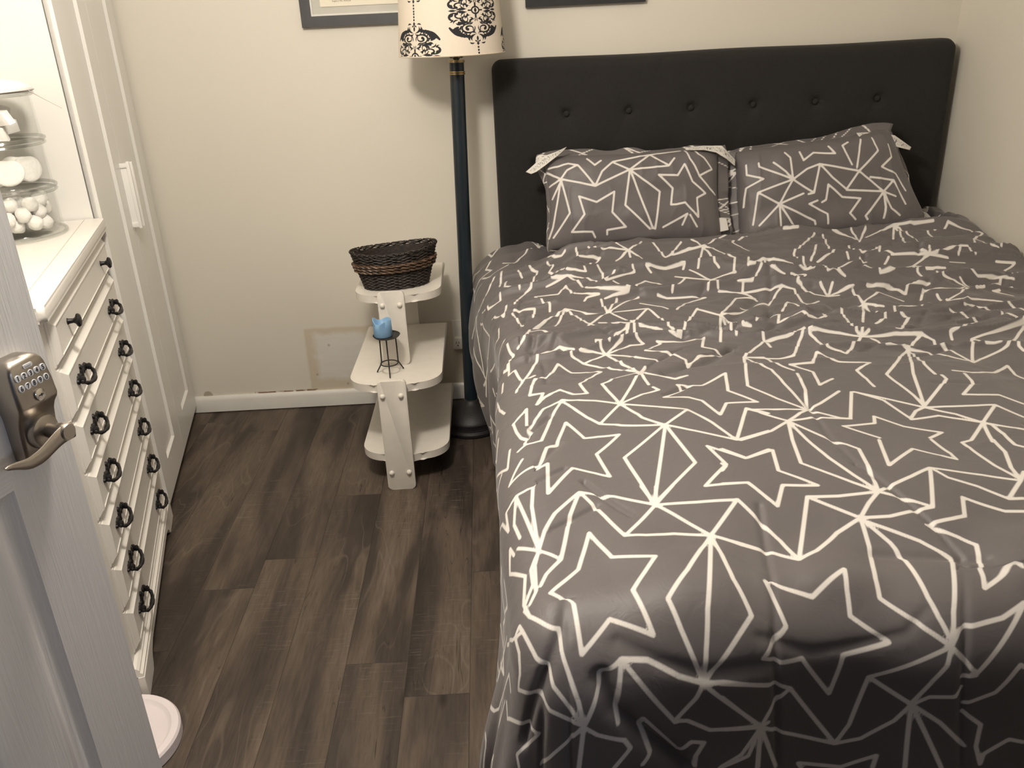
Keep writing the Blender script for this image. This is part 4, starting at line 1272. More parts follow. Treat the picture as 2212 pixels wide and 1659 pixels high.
# ------------------------------------------------------------------ wardrobe
def shaker_door(parent, y0, y1, z0, z1, st, sb, stop):
    """leaf lies in local x -0.020..0, recessed panel; y0 > y1"""
    b = MB()
    b.box(-0.020, -0.009, y1, y0, z0, z1)                       # panel sheet
    ch = 0.006
    iy0, iy1, iz0, iz1 = y0 - st, y1 + st, z0 + sb, z1 - stop
    for (oa, ob, ia, ib) in (((y1, z0), (y0, z0), (iy1, iz0), (iy0, iz0)), ((y0, z0), (y0, z1), (iy0, iz0), (iy0, iz1)),
                             ((y0, z1), (y1, z1), (iy0, iz1), (iy1, iz1)), ((y1, z1), (y1, z0), (iy1, iz1), (iy1, iz0))):
        b.quad([(0, *oa), (0, *ob), (0, *ib), (0, *ia)])
    O = [(y1, z0), (y0, z0), (y0, z1), (y1, z1)]; I = [(iy1, iz0), (iy0, iz0), (iy0, iz1), (iy1, iz1)]
    I2 = [(iy1 + ch, iz0 + ch), (iy0 - ch, iz0 + ch), (iy0 - ch, iz1 - ch), (iy1 + ch, iz1 - ch)]
    for k in range(4):
        j = (k + 1) % 4
        b.quad([(0, *I[k]), (0, *I[j]), (-0.0088, *I2[j]), (-0.0088, *I2[k])])
        b.quad([(0, *O[k]), (0, *O[j]), (-0.020, *O[j]), (-0.020, *O[k])])
    bmesh.ops.remove_doubles(b.bm, verts=b.bm.verts, dist=1e-5)
    return b.build('door', WHITE2, parent, angle=20)
def pull(parent, y, z0, z1):
    b = MB()
    b.box(0.018, 0.028, y - 0.006, y + 0.006, z0, z1, 0.002)
    b.box(-0.001, 0.020, y - 0.006, y + 0.006, z0 + 0.004, z0 + 0.018, 0.001)
    b.box(-0.001, 0.020, y - 0.006, y + 0.006, z1 - 0.018, z1 - 0.004, 0.001)
    b.box(-0.001, 0.022, y - 0.0018, y + 0.0018, z0 + 0.004, z1 - 0.004, 0.0005)
    b.build('handle', simple('white_handle', (0.86, 0.85, 0.82), 0.25, var=0.01), parent)
def wardrobe():
    a = math.radians(11.1)
    root = empty('wardrobe', (-1.204, 3.113, 0), a)
    tag(root, 'tall white two door wardrobe in the left corner by the back wall', 'wardrobe')
    D, NEAR, H = 0.60, -0.790, 2.02
    def panel(name, *bx, bev=0.001):
        b = MB(); b.box(*bx, bev, 1); return b.build(name, WHITE2, root)
    panel('side_panel', -D, -0.023, NEAR, NEAR + 0.018, 0.0, H)
    panel('side_panel', -D, -0.023, -0.020, -0.002, 0.0, H)
    panel('top_panel', -D, -0.023, NEAR + 0.018, -0.020, H - 0.018, H)
    panel('bottom_panel', -D, -0.023, NEAR + 0.018, -0.020, 0.05, 0.068)
    panel('back_panel', -D, -D + 0.006, NEAR + 0.018, -0.020, 0.05, H - 0.018)
    panel('plinth', -0.075, -0.060, NEAR + 0.018, -0.020, 0.0, 0.05)
    far = shaker_door(root, -0.014, -0.409, 0.040, H - 0.004, 0.105, 0.108, 0.10)
    near = shaker_door(root, -0.412, -0.790, 0.040, H - 0.004, 0.105, 0.108, 0.10)
    pull(far, -0.388, 0.835, 1.035); pull(near, -0.434, 0.838, 1.042)
wardrobe()

# ------------------------------------------------------------------ dresser
def bail_pull(parent, name='pull'):
    b = MB()
    # scalloped backplate, local x out of the drawer, y along it
    for (y, z, r) in ((-0.042, 0, 0.0095), (-0.031, 0.003, 0.008), (-0.018, 0.0, 0.007), (0, 0.002, 0.012), (0, 0.014, 0.007), (0, -0.010, 0.007), (0.018, 0.0, 0.007), (0.031, 0.003, 0.008), (0.042, 0, 0.0095), (0.052, 0, 0.0045), (-0.052, 0, 0.0045)):
        b.lathe([(r, 0.0), (r, 0.002), (r * 0.75, 0.0045), (r * 0.3, 0.0055)], 14, (0, y, z), axis='x')
    b.box(0, 0.003, -0.050, 0.050, -0.004, 0.005, 0.001, 1)
    for y in (-0.040, 0.040):
        b.lathe([(0.0065, 0.0), (0.0045, 0.004), (0.0070, 0.008), (0.0076, 0.012), (0.0045, 0.015)], 14, (0, y, 0.0), axis='x')
    pl = b.build(name, BLACKIRON, parent)
    c = MB(); pts = []
    for k in range(19):
        a = PI * k / 18
        pts.append((0.009 + 0.014 * math.sin(a) ** 0.8, -0.044 * math.cos(a), -0.003 - 0.012 * math.sin(a) ** 0.9))
    rad = [0.0032 + 0.0012 * math.sin(PI * k / 18) + (0.0014 if k in (8, 9, 10) else 0) + (0.0012 if k in (3, 15) else 0) for k in range(19)]
    c.tube(pts, rad, 10)
    c.ball((0.0095, -0.044, -0.003), 0.0056, sub=2); c.ball((0.0095, 0.044, -0.003), 0.0056, sub=2)
    c.build('bail', BLACKIRON, pl)
    return pl
def drawer_front(parent, y0, y1, z0, z1):
    """y0 > y1; front stands 12 mm proud with a stepped bevel"""
    b = MB()
    prof = [(0.0, -0.022), (0.0, -0.0165), (0.0015, -0.0155), (0.0045, -0.0150), (0.0055, -0.0125), (0.011, -0.0085), (0.0155, -0.0045), (0.0165, -0.0025), (0.0185, -0.002), (0.020, -0.0035), (0.0225, -0.0038)]
    rings = []
    for ins, x in prof:
        rings.append([(x, y1 + ins, z0 + ins), (x, y0 - ins, z0 + ins), (x, y0 - ins, z1 - ins), (x, y1 + ins, z1 - ins)])
    b.loft(rings, True, True)
    return b.build('drawer', WHITE, parent, angle=22)
def dresser():
    a = math.radians(14.8)
    root = empty('dresser', (-1.014, 2.193, 0), a)
    tag(root, 'tall white dresser with seven drawers and black pulls beside the wardrobe', 'dresser')
    F, N = 0.146, -0.668                    # far and near ends in local y
    DEP = 0.46
    def part(name, b, **k): return b.build(name, WHITE, root, **k)
    b = MB(); b.box(-DEP, -0.020, N, N + 0.020, 0.06, 0.915); part('side_panel', b)
    b = MB(); b.box(-DEP, -0.020, F - 0.020, F, 0.06, 0.915); part('side_panel', b)
    b = MB(); b.box(-DEP, -DEP + 0.008, N + 0.02, F - 0.02, 0.06, 0.915); part('back_panel', b)
    zs = [0.857, 0.740, 0.623, 0.505, 0.387, 0.269, 0.151]
    PIT = 0.118
    b = MB()                                 # face frame: stiles and rails
    b.box(-0.040, -0.019, N, N + 0.046, 0.06, 0.915); b.box(-0.040, -0.019, F - 0.016, F, 0.06, 0.915)
    for k in range(8):
        z = 0.091 + PIT * k - 0.004
        b.box(-0.0395, -0.0195, N + 0.045, F - 0.015, z - 0.010, z + 0.010)
    b.box(-0.0395, -0.0195, N + 0.045, F - 0.015, 0.900, 0.915)
    part('face_frame', b)
    # top slab with rounded nose and a strip painted as groove shade near its edge
    b = MB()
    T0, T1 = 0.914, 0.945
    out = rounded_rect(-DEP - 0.01, 0.006, N - 0.030, F + 0.000, 0.012, 5)
    b.prism(out, 'z', T0, T1, 0.012, 4)
    part('top', b, angle=40)
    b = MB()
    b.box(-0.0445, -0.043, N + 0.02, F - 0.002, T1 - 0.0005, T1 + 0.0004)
    b.build('groove_shade_strip', simple('line_shadow_paint', (0.50, 0.46, 0.40), 0.6, var=0.05), root)
    # moulding under the slab
    b = MB(); b.box(-DEP, -0.010, N - 0.008, F, 0.902, 0.9145, 0.004, 2); part('cornice', b)
    for k, z in enumerate(zs):
        z0 = z - PIT / 2 + 0.0035; z1 = z + PIT / 2 - 0.0035
        if k == 0: z1 = 0.9000
        d = drawer_front(root, F - 0.012, N + 0.040, z0, z1)
        bx = MB(); bx.box(-0.40, -0.0225, N + 0.06, F - 0.035, z0 + 0.012, z1 - 0.02); bx.build('drawer_box', simple('raw_pine', (0.55, 0.45, 0.33), 0.7), d)
        for y in (-0.010, -0.502):
            if k == 0:
                kb = MB(); kb.lathe([(0.0075, 0), (0.0055, 0.003), (0.0048, 0.012), (0.0075, 0.016), (0.0135, 0.019), (0.0145, 0.022), (0.012, 0.0255), (0.005, 0.0275)], 24, axis='x')
                kb.build('knob', BLACKIRON, d, (-0.004, y, z))
            else:
                pl = bail_pull(d); pl.location = (-0.0040, y, z)
    # plinth with stepped moulding and bracket feet
    b = MB()
    prof = [(-0.03, 0.060), (-0.004, 0.060), (0.000, 0.064), (0.000, 0.070), (-0.006, 0.074), (-0.006, 0.080), (-0.012, 0.086), (-0.020, 0.088), (-0.03, 0.088)]
    b.prism([(p[0], p[1]) for p in prof], 'y', N - 0.010, F)
    part('base_moulding', b, angle=25)
    b = MB()
    y0, y1 = N - 0.012, F
    ol = [(y0, 0), (y0 + 0.10, 0), (y0 + 0.115, 0.010), (y0 + 0.118, 0.022), (y0 + 0.135, 0.034), (y0 + 0.17, 0.040), (y1 - 0.17, 0.040), (y1 - 0.135, 0.034), (y1 - 0.118, 0.022), (y1 - 0.115, 0.010), (y1 - 0.10, 0), (y1, 0), (y1, 0.062), (y0, 0.062)]
    b.prism(ol, 'x', -0.016, 0.002, 0.0015, 1)
    part('plinth', b, angle=30)
    b = MB(); b.prism([(-DEP, 0), (-DEP + 0.1, 0), (-DEP + 0.12, 0.035), (-0.13, 0.035), (-0.11, 0), (-0.012, 0), (-0.012, 0.062), (-DEP, 0.062)], 'y', N - 0.012, N + 0.006)
    part('plinth', b)
    b = MB(); b.box(-DEP, -0.018, F - 0.02, F - 0.002, 0, 0.062); part('plinth', b)
    return root
dresser()

# ------------------------------------------------------------------ open door with keypad lock
NICKEL = None
def nickel():
    t = NT('brushed_nickel')
    v = t.coord('Object')
    br = t.noise(t.mapping(v, (40, 40, 1500)), 1.0, 2.0)
    t.set(color=t.ramp(t.noise(v, 8, 2), [(0.3, (0.40, 0.365, 0.32)), (0.7, (0.48, 0.44, 0.39))]), metal=1.0, rough=t.maprange(br, 0.2, 0.8, 0.26, 0.40), aniso=0.4)
    return t.m
def door():
    b_ = math.radians(17)
    E = Vector((-0.569, 1.021, 0)); W_ = 0.61
    hinge = E - Vector((math.sin(b_), math.cos(b_), 0)) * W_
    t = NT('door_white_woodgrain')
    v = t.coord('Object')
    sep = t.n('ShaderNodeSeparateXYZ'); t.put(sep.inputs[0], v)
    gv = t.noise(t.mapping(v, (1, 240, 10)), 1.0, 3.0, 0.6, 0.6); gh = t.noise(t.mapping(v, (1, 10, 240)), 1.0, 3.0, 0.6, 0.6)
    y, z = sep.outputs[1], sep.outputs[2]
    inst = t.math('MULTIPLY', t.maprange(y, 0.0995, 0.1005), t.maprange(y, 0.5095, 0.5105, 1, 0))
    r1 = t.math('MULTIPLY', t.maprange(z, 0.8945, 0.8955), t.maprange(z, 1.0945, 1.0955, 1, 0))
    r2 = t.math('ADD', t.maprange(z, 0.1995, 0.2005, 1, 0), t.maprange(z, 1.9, 1.901))
    rail = t.math('MULTIPLY', inst, t.math('ADD', r1, r2, clamp=True), clamp=True)
    g = t.math('ADD', t.math('MULTIPLY', gv, t.math('SUBTRACT', 1.0, rail)), t.math('MULTIPLY', gh, rail))
    t.set(color=t.ramp(g, [(0.3, (0.77, 0.765, 0.76)), (0.6, (0.80, 0.795, 0.79))]), rough=0.42, normal=t.bump(g, 0.35, 0.0015))
    dm = t.m
    root = MB()
    # moulded skin: frame cells tile the face, panels get a sunk moulding and a raised field
    ys = [0, 0.105, 0.255, 0.355, 0.505, W_]
    zs = [0.008, 0.20, 0.895, 1.095, 1.70, 1.80, 1.92, 2.03]
    ys = [0, 0.105, 0.265, 0.350, 0.508, W_]
    pan = {(1, 1), (3, 1), (1, 3), (3, 3), (1, 5), (3, 5)}
    prof = [(0.0, 0.0), (0.005, -0.0035), (0.013, -0.0075), (0.019, -0.0085), (0.023, -0.0080), (0.030, -0.004), (0.043, -0.0012), (0.047, -0.0010)]
    for face, sg in ((0.0, 1), (-0.035, -1)):
        for i in range(5):
            for j in range(7):
                a0, a1, c0, c1 = ys[i], ys[i + 1], zs[j], zs[j + 1]
                if (i, j) in pan:
                    rings = [[(face + sg * dx, a0 + q, c0 + q), (face + sg * dx, a1 - q, c0 + q), (face + sg * dx, a1 - q, c1 - q), (face + sg * dx, a0 + q, c1 - q)] for q, dx in prof]
                    root.loft(rings, True, False)
                    root.quad(rings[-1])
                else:
                    root.quad([(face, a0, c0), (face, a1, c0), (face, a1, c1), (face, a0, c1)])
    for (pa, pb) in (((0, 0.008), (W_, 0.008)), ((W_, 0.008), (W_, 2.03)), ((W_, 2.03), (0, 2.03)), ((0, 2.03), (0, 0.008))):
        root.quad([(0, *pa), (0, *pb), (-0.035, *pb), (-0.035, *pa)])
    bmesh.ops.remove_doubles(root.bm, verts=root.bm.verts, dist=1e-5)
    d = root.build('door_1', dm, None, hinge, (0, 0, -b_), angle=28)
    tag(d, kind='structure')
    nk = nickel()
    # escutcheon: stations in height (z above its bottom), half width, depth
    yc, zc = W_ - 0.052, 0.902
    st = [(0.000, 0.0290, 0.010), (0.002, 0.0310, 0.017), (0.010, 0.0335, 0.021), (0.030, 0.0345, 0.023), (0.050, 0.0345, 0.0245), (0.066, 0.0345, 0.027), (0.076, 0.0350, 0.031), (0.084, 0.0365, 0.036), (0.090, 0.0370, 0.038),
          (0.115, 0.0360, 0.036), (0.140, 0.0330, 0.033), (0.146, 0.0310, 0.032), (0.152, 0.0270, 0.029), (0.1555, 0.0200, 0.024), (0.157, 0.0120, 0.016)]
    rings = []
    for z, hw, dp in st:
        r = min(0.006, dp * 0.4)
        ring = [(0.0, yc - hw, zc + z), (dp - r, yc - hw, zc + z)]
        for q in range(1, 4): ring.append((dp - r + r * math.sin(q * PI / 8), yc - hw + r * (1 - math.cos(q * PI / 8)), zc + z))
        ring.append((dp, yc - hw + r, zc + z)); ring.append((dp + 0.001, yc, zc + z)); ring.append((dp, yc + hw - r, zc + z))
        for q in (3, 2, 1): ring.append((dp - r + r * math.sin(q * PI / 8), yc + hw - r * (1 - math.cos(q * PI / 8)), zc + z))
        ring += [(dp - r, yc + hw, zc + z), (0.0, yc + hw, zc + z)]
        rings.append(ring)
    b = MB(); b.loft(rings, True, True)
    b.lathe([(0.026, 0.0), (0.026, 0.028), (0.0235, 0.034), (0.018, 0.036)], 36, (0, yc, zc + 0.042), axis='x')
    lock = b.build('keypad_lock', nk, d, angle=38)
    # buttons on the sloping plate
    tilt = math.atan2(0.038 - 0.033, 0.05)
    def on_plate(dz): return 0.0385 - (dz - 0.090) * 0.1
    silver = simple('button_grey', (0.62, 0.64, 0.68), 0.35, var=0.03); ink = simple('digit_ink', (0.02, 0.02, 0.025), 0.5, var=0.05)
    for row, digits in ((0, '12345'), (1, '67890')):
        for k, ch in enumerate(digits):
            dz = 0.1330 - 0.0150 * row
            y_ = yc - 0.0228 + k * 0.0114
            bb = MB(); bb.lathe([(0.0052, 0.0), (0.0052, 0.0010), (0.0046, 0.0016)], 20, axis='x')
            cu = bpy.data.curves.new('digit', 'FONT'); cu.body = ch; cu.size = 0.0098; cu.align_x = 'CENTER'; cu.align_y = 'CENTER'; cu.extrude = 0.0002; cu.offset = 0.00012
            tmp = bpy.data.objects.new('digit', cu); COL.objects.link(tmp)
            dg = bpy.context.evaluated_depsgraph_get(); tme = bpy.data.meshes.new_from_object(tmp.evaluated_get(dg))
            COL.objects.unlink(tmp); bpy.data.objects.remove(tmp)
            nb = len(bb.bm.faces)
            tme.transform(Matrix(((0, 0, 1, 0.0018), (1, 0, 0, 0), (0, 1, 0, 0), (0, 0, 0, 1))))
            bb.bm.from_mesh(tme); bb.bm.faces.ensure_lookup_table()
            for f in bb.bm.faces[nb:]: f.material_index = 1
            me = bpy.data.meshes.new('keypad_button'); bb.bm.to_mesh(me); bb.bm.free(); bpy.data.meshes.remove(tme)
            o = link('keypad_button', me, [silver, ink], lock, (on_plate(dz), y_, zc + dz), (0, -tilt, 0))
    b = MB(); b.prism(rounded_rect(-0.0085, 0.0085, -0.0032, 0.0032, 0.003, 4), 'x', 0, 0.0014, 0.0004, 1)
    b.box(0.0012, 0.0017, -0.0055, 0.0055, -0.0009, 0.0009, mi=1)
    b.build('logo_button', [silver, simple('button_mark', (0.4, 0.4, 0.42), 0.4)], lock, (on_plate(0.1445), yc, zc + 0.1445), (0, -tilt, 0))
    b = MB(); b.lathe([(0.0092, 0), (0.0092, 0.0025), (0.0080, 0.0032)], 28, axis='x')
    kc = b.build('key_cylinder', simple('bright_nickel', (0.60, 0.58, 0.55), 0.2, metal=1.0, var=0.02), lock, (on_plate(0.099), yc + 0.002, zc + 0.099), (0, -tilt, 0))
    b = MB(); b.box(0.0028, 0.0036, -0.0040, 0.0040, -0.0008, 0.0008); b.box(0.0028, 0.0036, 0.0005, 0.0017, -0.0020, 0.0020)
    b.build('keyhole', ink, kc)
    # wave lever pointing to the hinge side
    b = MB(); b.lathe([(0.0115, 0.034), (0.0115, 0.052), (0.0130, 0.058), (0.0130, 0.068), (0.0115, 0.0705)], 28, (0, yc + 0.004, zc + 0.042), axis='x')
    lv = b.build('lever_handle', nk, d)
    rings = []
    n = 26
    for k in range(n):
        s = k / (n - 1)
        y_ = yc + 0.016 - 0.130 * s
        x_ = 0.0650 - 0.004 * math.sin(s * PI) + 0.006 * s
        zz = zc + 0.047 - 0.013 * sstep(0.10, 0.55, s) + 0.012 * sstep(0.62, 1.0, s)
        hh = 0.0105 * (1 - s) ** 0.9 + 0.0028 + 0.0022 * math.sin(s * PI)
        if k == n - 1: hh = 0.0015
        tk = 0.0042 - 0.0020 * s
        ring = []
        for q in range(12):
            a = 2 * PI * q / 12
            ring.append((x_ + tk * math.cos(a), y_, zz - hh * 0.5 + hh * math.sin(a)))
        rings.append(ring)
    b = MB(); b.loft(rings, True, True)
    b.build('lever_blade', nk, lv, angle=60)
    LK = 0.85
    for o in (lock, lv):
        o.scale = (LK, LK, LK)
        o.location = (0.0, (W_ - 0.0585) - LK * yc, 1.034 - LK * (zc + 0.133))
    for z in (0.25, 1.0, 1.80):
        b = MB(); b.lathe([(0.006, z - 0.045), (0.006, z + 0.045)], 12, (-0.017, -0.007, 0)); b.box(-0.030, -0.004, -0.004, 0.0, z - 0.045, z + 0.045)
        b.build('hinge', nk, d)
door()

# ------------------------------------------------------------------ two tier slatted shelf stand
def shelf_stand():
    paint = simple('cream_stand_paint', (0.80, 0.765, 0.70), 0.42, var=0.03, scale=30, bump=0.12, bscale=90)
    root = empty('shelf_stand', (-0.33, 2.70, 0)); tag(root, 'small cream three tier stepped shelf stand between the wall patch and the lamp', 'shelf')
    off = Vector((0.33, -2.70, 0))
    def board(name, x0, x1, yf, yb, z0, z1, r, bulge=0.020):
        pts = [(x1, yb), (x0, yb)]
        xc = (x0 + x1) / 2; hw = (x1 - x0) / 2
        cor = []
        n = 10
        for k in range(n + 1):
            a = PI + PI / 2 * k / n
            cor.append((x0 + r + r * math.cos(a), yf + r + r * math.sin(a)))
        mid = []
        for k in range(1, 12):
            q = k / 12
            mid.append((x0 + r + (2 * hw - 2 * r) * q, yf - bulge * math.sin(q * PI)))
        for k in range(n + 1):
            a = 1.5 * PI + PI / 2 * k / n
            mid.append((x1 - r + r * math.cos(a), yf + r + r * math.sin(a)))
        b = MB(); b.prism(pts + cor + mid, 'z', z0, z1, 0.007, 3)
        return b.build(name, paint, root, off, angle=40)
    board('bottom_shelf', -0.462, -0.178, 2.464, 3.03, 0.085, 0.110, 0.085)
    board('middle_shelf', -0.480, -0.184, 2.472, 3.04, 0.328, 0.353, 0.085)
    board('top_shelf', -0.462, -0.178, 2.660, 3.04, 0.560, 0.585, 0.085)
    def slat(x0, x1, lean, y, z0, z1, bolts):
        o = []
        for (x, z) in rounded_rect(x0, x1, z0, z1, 0.012, 5): o.append((x, z))
        b = MB(); b.prism(o, 'y', y - 0.018, y, 0.003, 2)
        s = b.build('slat', paint, root, off, angle=40)
        for bx, bz in bolts:
            k = MB(); k.lathe([(0.0085, 0), (0.0085, 0.002), (0.0075, 0.0055), (0.0045, 0.0085), (0.001, 0.0095)], 18, axis='y')
            bo = k.build('screw_cap', paint, s, (bx, y - 0.018, bz), (0, 0, PI))
            bo.location = (bx, y - 0.0175, bz)
        return s
    slat(-0.379, -0.290, 0, 2.440, 0.0, 0.382, [(-0.365, 0.332), (-0.308, 0.332), (-0.363, 0.062), (-0.307, 0.062)])
    slat(-0.378, -0.292, 0, 2.648, 0.3535, 0.604, [(-0.364, 0.560), (-0.308, 0.560)])
    slat(-0.370, -0.290, 0, 3.058, 0.0, 0.60, [])
    for q in ((-0.372, -0.292, 2.437, 2.455, 0.090, 0.105), (-0.372, -0.292, 2.437, 2.463, 0.333, 0.348), (-0.372, -0.292, 2.645, 2.652, 0.565, 0.580)):
        b = MB(); b.box(*q); b.build('batten', paint, root, off)
shelf_stand()

def basket():
    c = Vector((-0.326, 2.772, 0.5858))
    root = empty('wicker_basket', c, math.radians(12)); root.scale = (0.93, 0.93, 0.76); tag(root, 'dark brown woven oval basket on the top shelf of the cream stand', 'basket')
    t = NT('dark_wicker'); v = t.coord('Object'); n = t.noise(v, 90, 4, 0.6)
    t.set(color=t.ramp(n, [(0.35, (0.009, 0.007, 0.006)), (0.7, (0.040, 0.027, 0.019))]), rough=0.55, normal=t.bump(t.noise(v, 400, 2), 0.4, 0.001)); dark = t.m
    t = NT('brown_seagrass'); v = t.coord('Object'); n = t.noise(t.mapping(v, (60, 60, 120)), 1.0, 4, 0.6)
    t.set(color=t.ramp(n, [(0.3, (0.016, 0.010, 0.007)), (0.50, (0.10, 0.060, 0.038)), (0.70, (0.22, 0.145, 0.09))]), rough=0.45, normal=t.bump(n, 0.5, 0.002)); brown = t.m
    def ell(z, a, wob=0.0, ph=0):
        f = z / 0.165
        rx = 0.112 + 0.040 * f; ry = 0.062 + 0.026 * f
        tilt = 0.006 * f * math.cos(a)
        return Vector(((rx + wob) * math.cos(a), (ry + wob) * math.sin(a), z + 0.012 * f * f * math.cos(a) ** 2 + tilt))
    N = 168
    def ring(mb, z, r, amp, freq, ph):
        pts = [ell(z + 0.0015 * math.sin(a * freq * 0.5 + ph), a, amp * math.sin(a * freq + ph)) for a in (2 * PI * k / N for k in range(N))]
        mb.tube(pts, r, 6, True)
    low = MB()
    for k in range(11):
        ring(low, 0.004 + 0.0068 * k, 0.0040, 0.0022, 26, PI * k)
    low.build('lower_wall', dark, root)
    def braid(mb, z, seed):
        rnd = random.Random(seed)
        m = 34
        for k in range(m):
            for s in (1, -1):
                a0 = 2 * PI * (k + (0.5 if s < 0 else 0)) / m + rnd.uniform(-0.02, 0.02)
                p = []
                for q in range(6):
                    w = q / 5; jt = rnd.uniform(-0.001, 0.001)
                    p.append(ell(z + jt + s * 0.013 * (w - 0.5), a0 + (w - 0.5) * 0.34, 0.006 * math.sin(w * PI) + (0.0 if s > 0 else 0.0015)))
                mb.tube(p, [0.0018, 0.0056, 0.0078, 0.0078, 0.0056, 0.0018], 6, flat=0.6)
    mid = MB(); braid(mid, 0.086, 1); braid(mid, 0.099, 2); braid(mid, 0.112, 3)
    mid.build('braided_band', brown, root)
    up = MB()
    for k in range(5): ring(up, 0.122 + 0.0062 * k, 0.0038, 0.0020, 26, PI * k)
    up.build('upper_wall', dark, root)
    inner = MB()
    rings = [[ell(z, 2 * PI * k / 64, -0.006) for k in range(64)] for z in (0.003, 0.05, 0.10, 0.15)]
    inner.loft(rings, True, False)
    inner.bm.faces.new([inner.bm.verts.new(p) for p in rings[0]])
    inner.build('lining', dark, root)
    rim = MB()
    rnd = random.Random(4)
    for k in range(4): ring(rim, 0.151 + 0.0042 * k, 0.0026, 0.0028, 31, 1.7 * k)
    m = 46
    for k in range(m):                                   # little open loops round the rim
        a = 2 * PI * k / m
        p = []
        for q in range(12):
            w = 2 * PI * q / 12
            e = ell(0.160 + 0.0065 * math.sin(w), a + 0.055 * math.cos(w), 0.003 + 0.003 * math.cos(w * 2))
            p.append(e)
        rim.tube(p, 0.0013, 5, True)
    rim.build('rim', dark, root)
    b = MB(); pts = [ell(0.0015, 2 * PI * k / 48, -0.002) for k in range(48)]
    b.loft([pts, [p + Vector((0, 0, 0.003)) for p in pts]], True, True)
    b.build('base', dark, root)
basket()

def candle_stand():
    z0 = 0.3535
    c = Vector((-0.351, 2.560, z0))
    root = empty('candle_stand', c); tag(root, 'black wire three legged candle stand on the middle shelf', 'candle holder')
    m = simple('dark_wire', (0.035, 0.033, 0.030), 0.5, metal=0.3, var=0.2, scale=60)
    H = 0.127
    feet = [(-0.044, 0.010), (0.040, 0.030), (0.003, -0.045)]
    tops = [(-0.024, 0.004), (0.026, 0.014), (0.0, -0.020)]
    knee = [(-0.026, 0.006), (0.026, 0.018), (0.001, -0.026)]
    for (fx, fy), (tx, ty), (kx, ky) in zip(feet, tops, knee):
        b = MB(); b.tube([(tx, ty, H), (tx * 1.02, ty * 1.02, H * 0.7), (kx, ky, 0.036), (kx + (fx - kx) * .12, ky + (fy - ky) * .12, 0.030), (fx, fy, 0.0022)], 0.0022, 8)
        b.build('leg', m, root)
    b = MB(); r = 0.0275
    b.tube([(r * math.cos(2 * PI * k / 40), -0.003 + r * math.sin(2 * PI * k / 40), 0.036) for k in range(40)], 0.0020, 8, True)
    b.build('ring', m, root)
    b = MB(); b.lathe([(0.001, H + 0.002), (0.038, H + 0.002), (0.0425, H + 0.006), (0.0435, H + 0.0055), (0.039, H), (0.001, H)], 40)
    b.build('plate', m, root)
    # candle
    t = NT('blue_wax'); v = t.coord('Object')
    t.set(color=t.ramp(t.noise(v, 20, 3), [(0.3, (0.22, 0.40, 0.62)), (0.7, (0.27, 0.46, 0.70))]), rough=0.45, sss=0.25, sss_r=(0.6, 0.8, 1.0), sss_scale=0.02)
    b = MB(); R = 0.0295; n = 48
    def top(a): return 0.052 + 0.0085 * math.cos(3 * (a - math.radians(60))) * 0.55 + 0.0045 * math.cos(a * 2 + 0.3)
    rings = []
    for (r, f) in ((R * 0.94, 0.0), (R, 0.003)): rings.append([(r * math.cos(2 * PI * k / n), r * math.sin(2 * PI * k / n), f) for k in range(n)])
    for w in (0.5, 1.0): rings.append([(R * math.cos(2 * PI * k / n), R * math.sin(2 * PI * k / n), 0.003 + (top(2 * PI * k / n) - 0.003) * w) for k in range(n)])
    rings.append([(R * 0.93 * math.cos(2 * PI * k / n), R * 0.93 * math.sin(2 * PI * k / n), top(2 * PI * k / n) + 0.0008) for k in range(n)])
    for (r, d) in ((R * 0.82, 0.006), (R * 0.7, 0.016), (R * 0.45, 0.022), (R * 0.15, 0.024)):
        rings.append([(r * math.cos(2 * PI * k / n), r * math.sin(2 * PI * k / n), max(0.02, (top(2 * PI * k / n) * (1 - d / 0.024) + 0.050 * d / 0.024) - d)) for k in range(n)])
    b.loft(rings, True, True)
    cd = b.build('pillar_candle', t.m, None, (c.x - 0.010, c.y, z0 + H + 0.0022), angle=70)
    tag(cd, 'blue pillar candle with a hollow melted top on the wire stand', 'candle')
    b = MB(); b.tube([(0, 0, 0.024), (0.0004, 0, 0.034)], 0.0008, 6)
    b.build('wick', simple('burnt_wick', (0.01, 0.01, 0.01), 0.9), cd)
candle_stand()

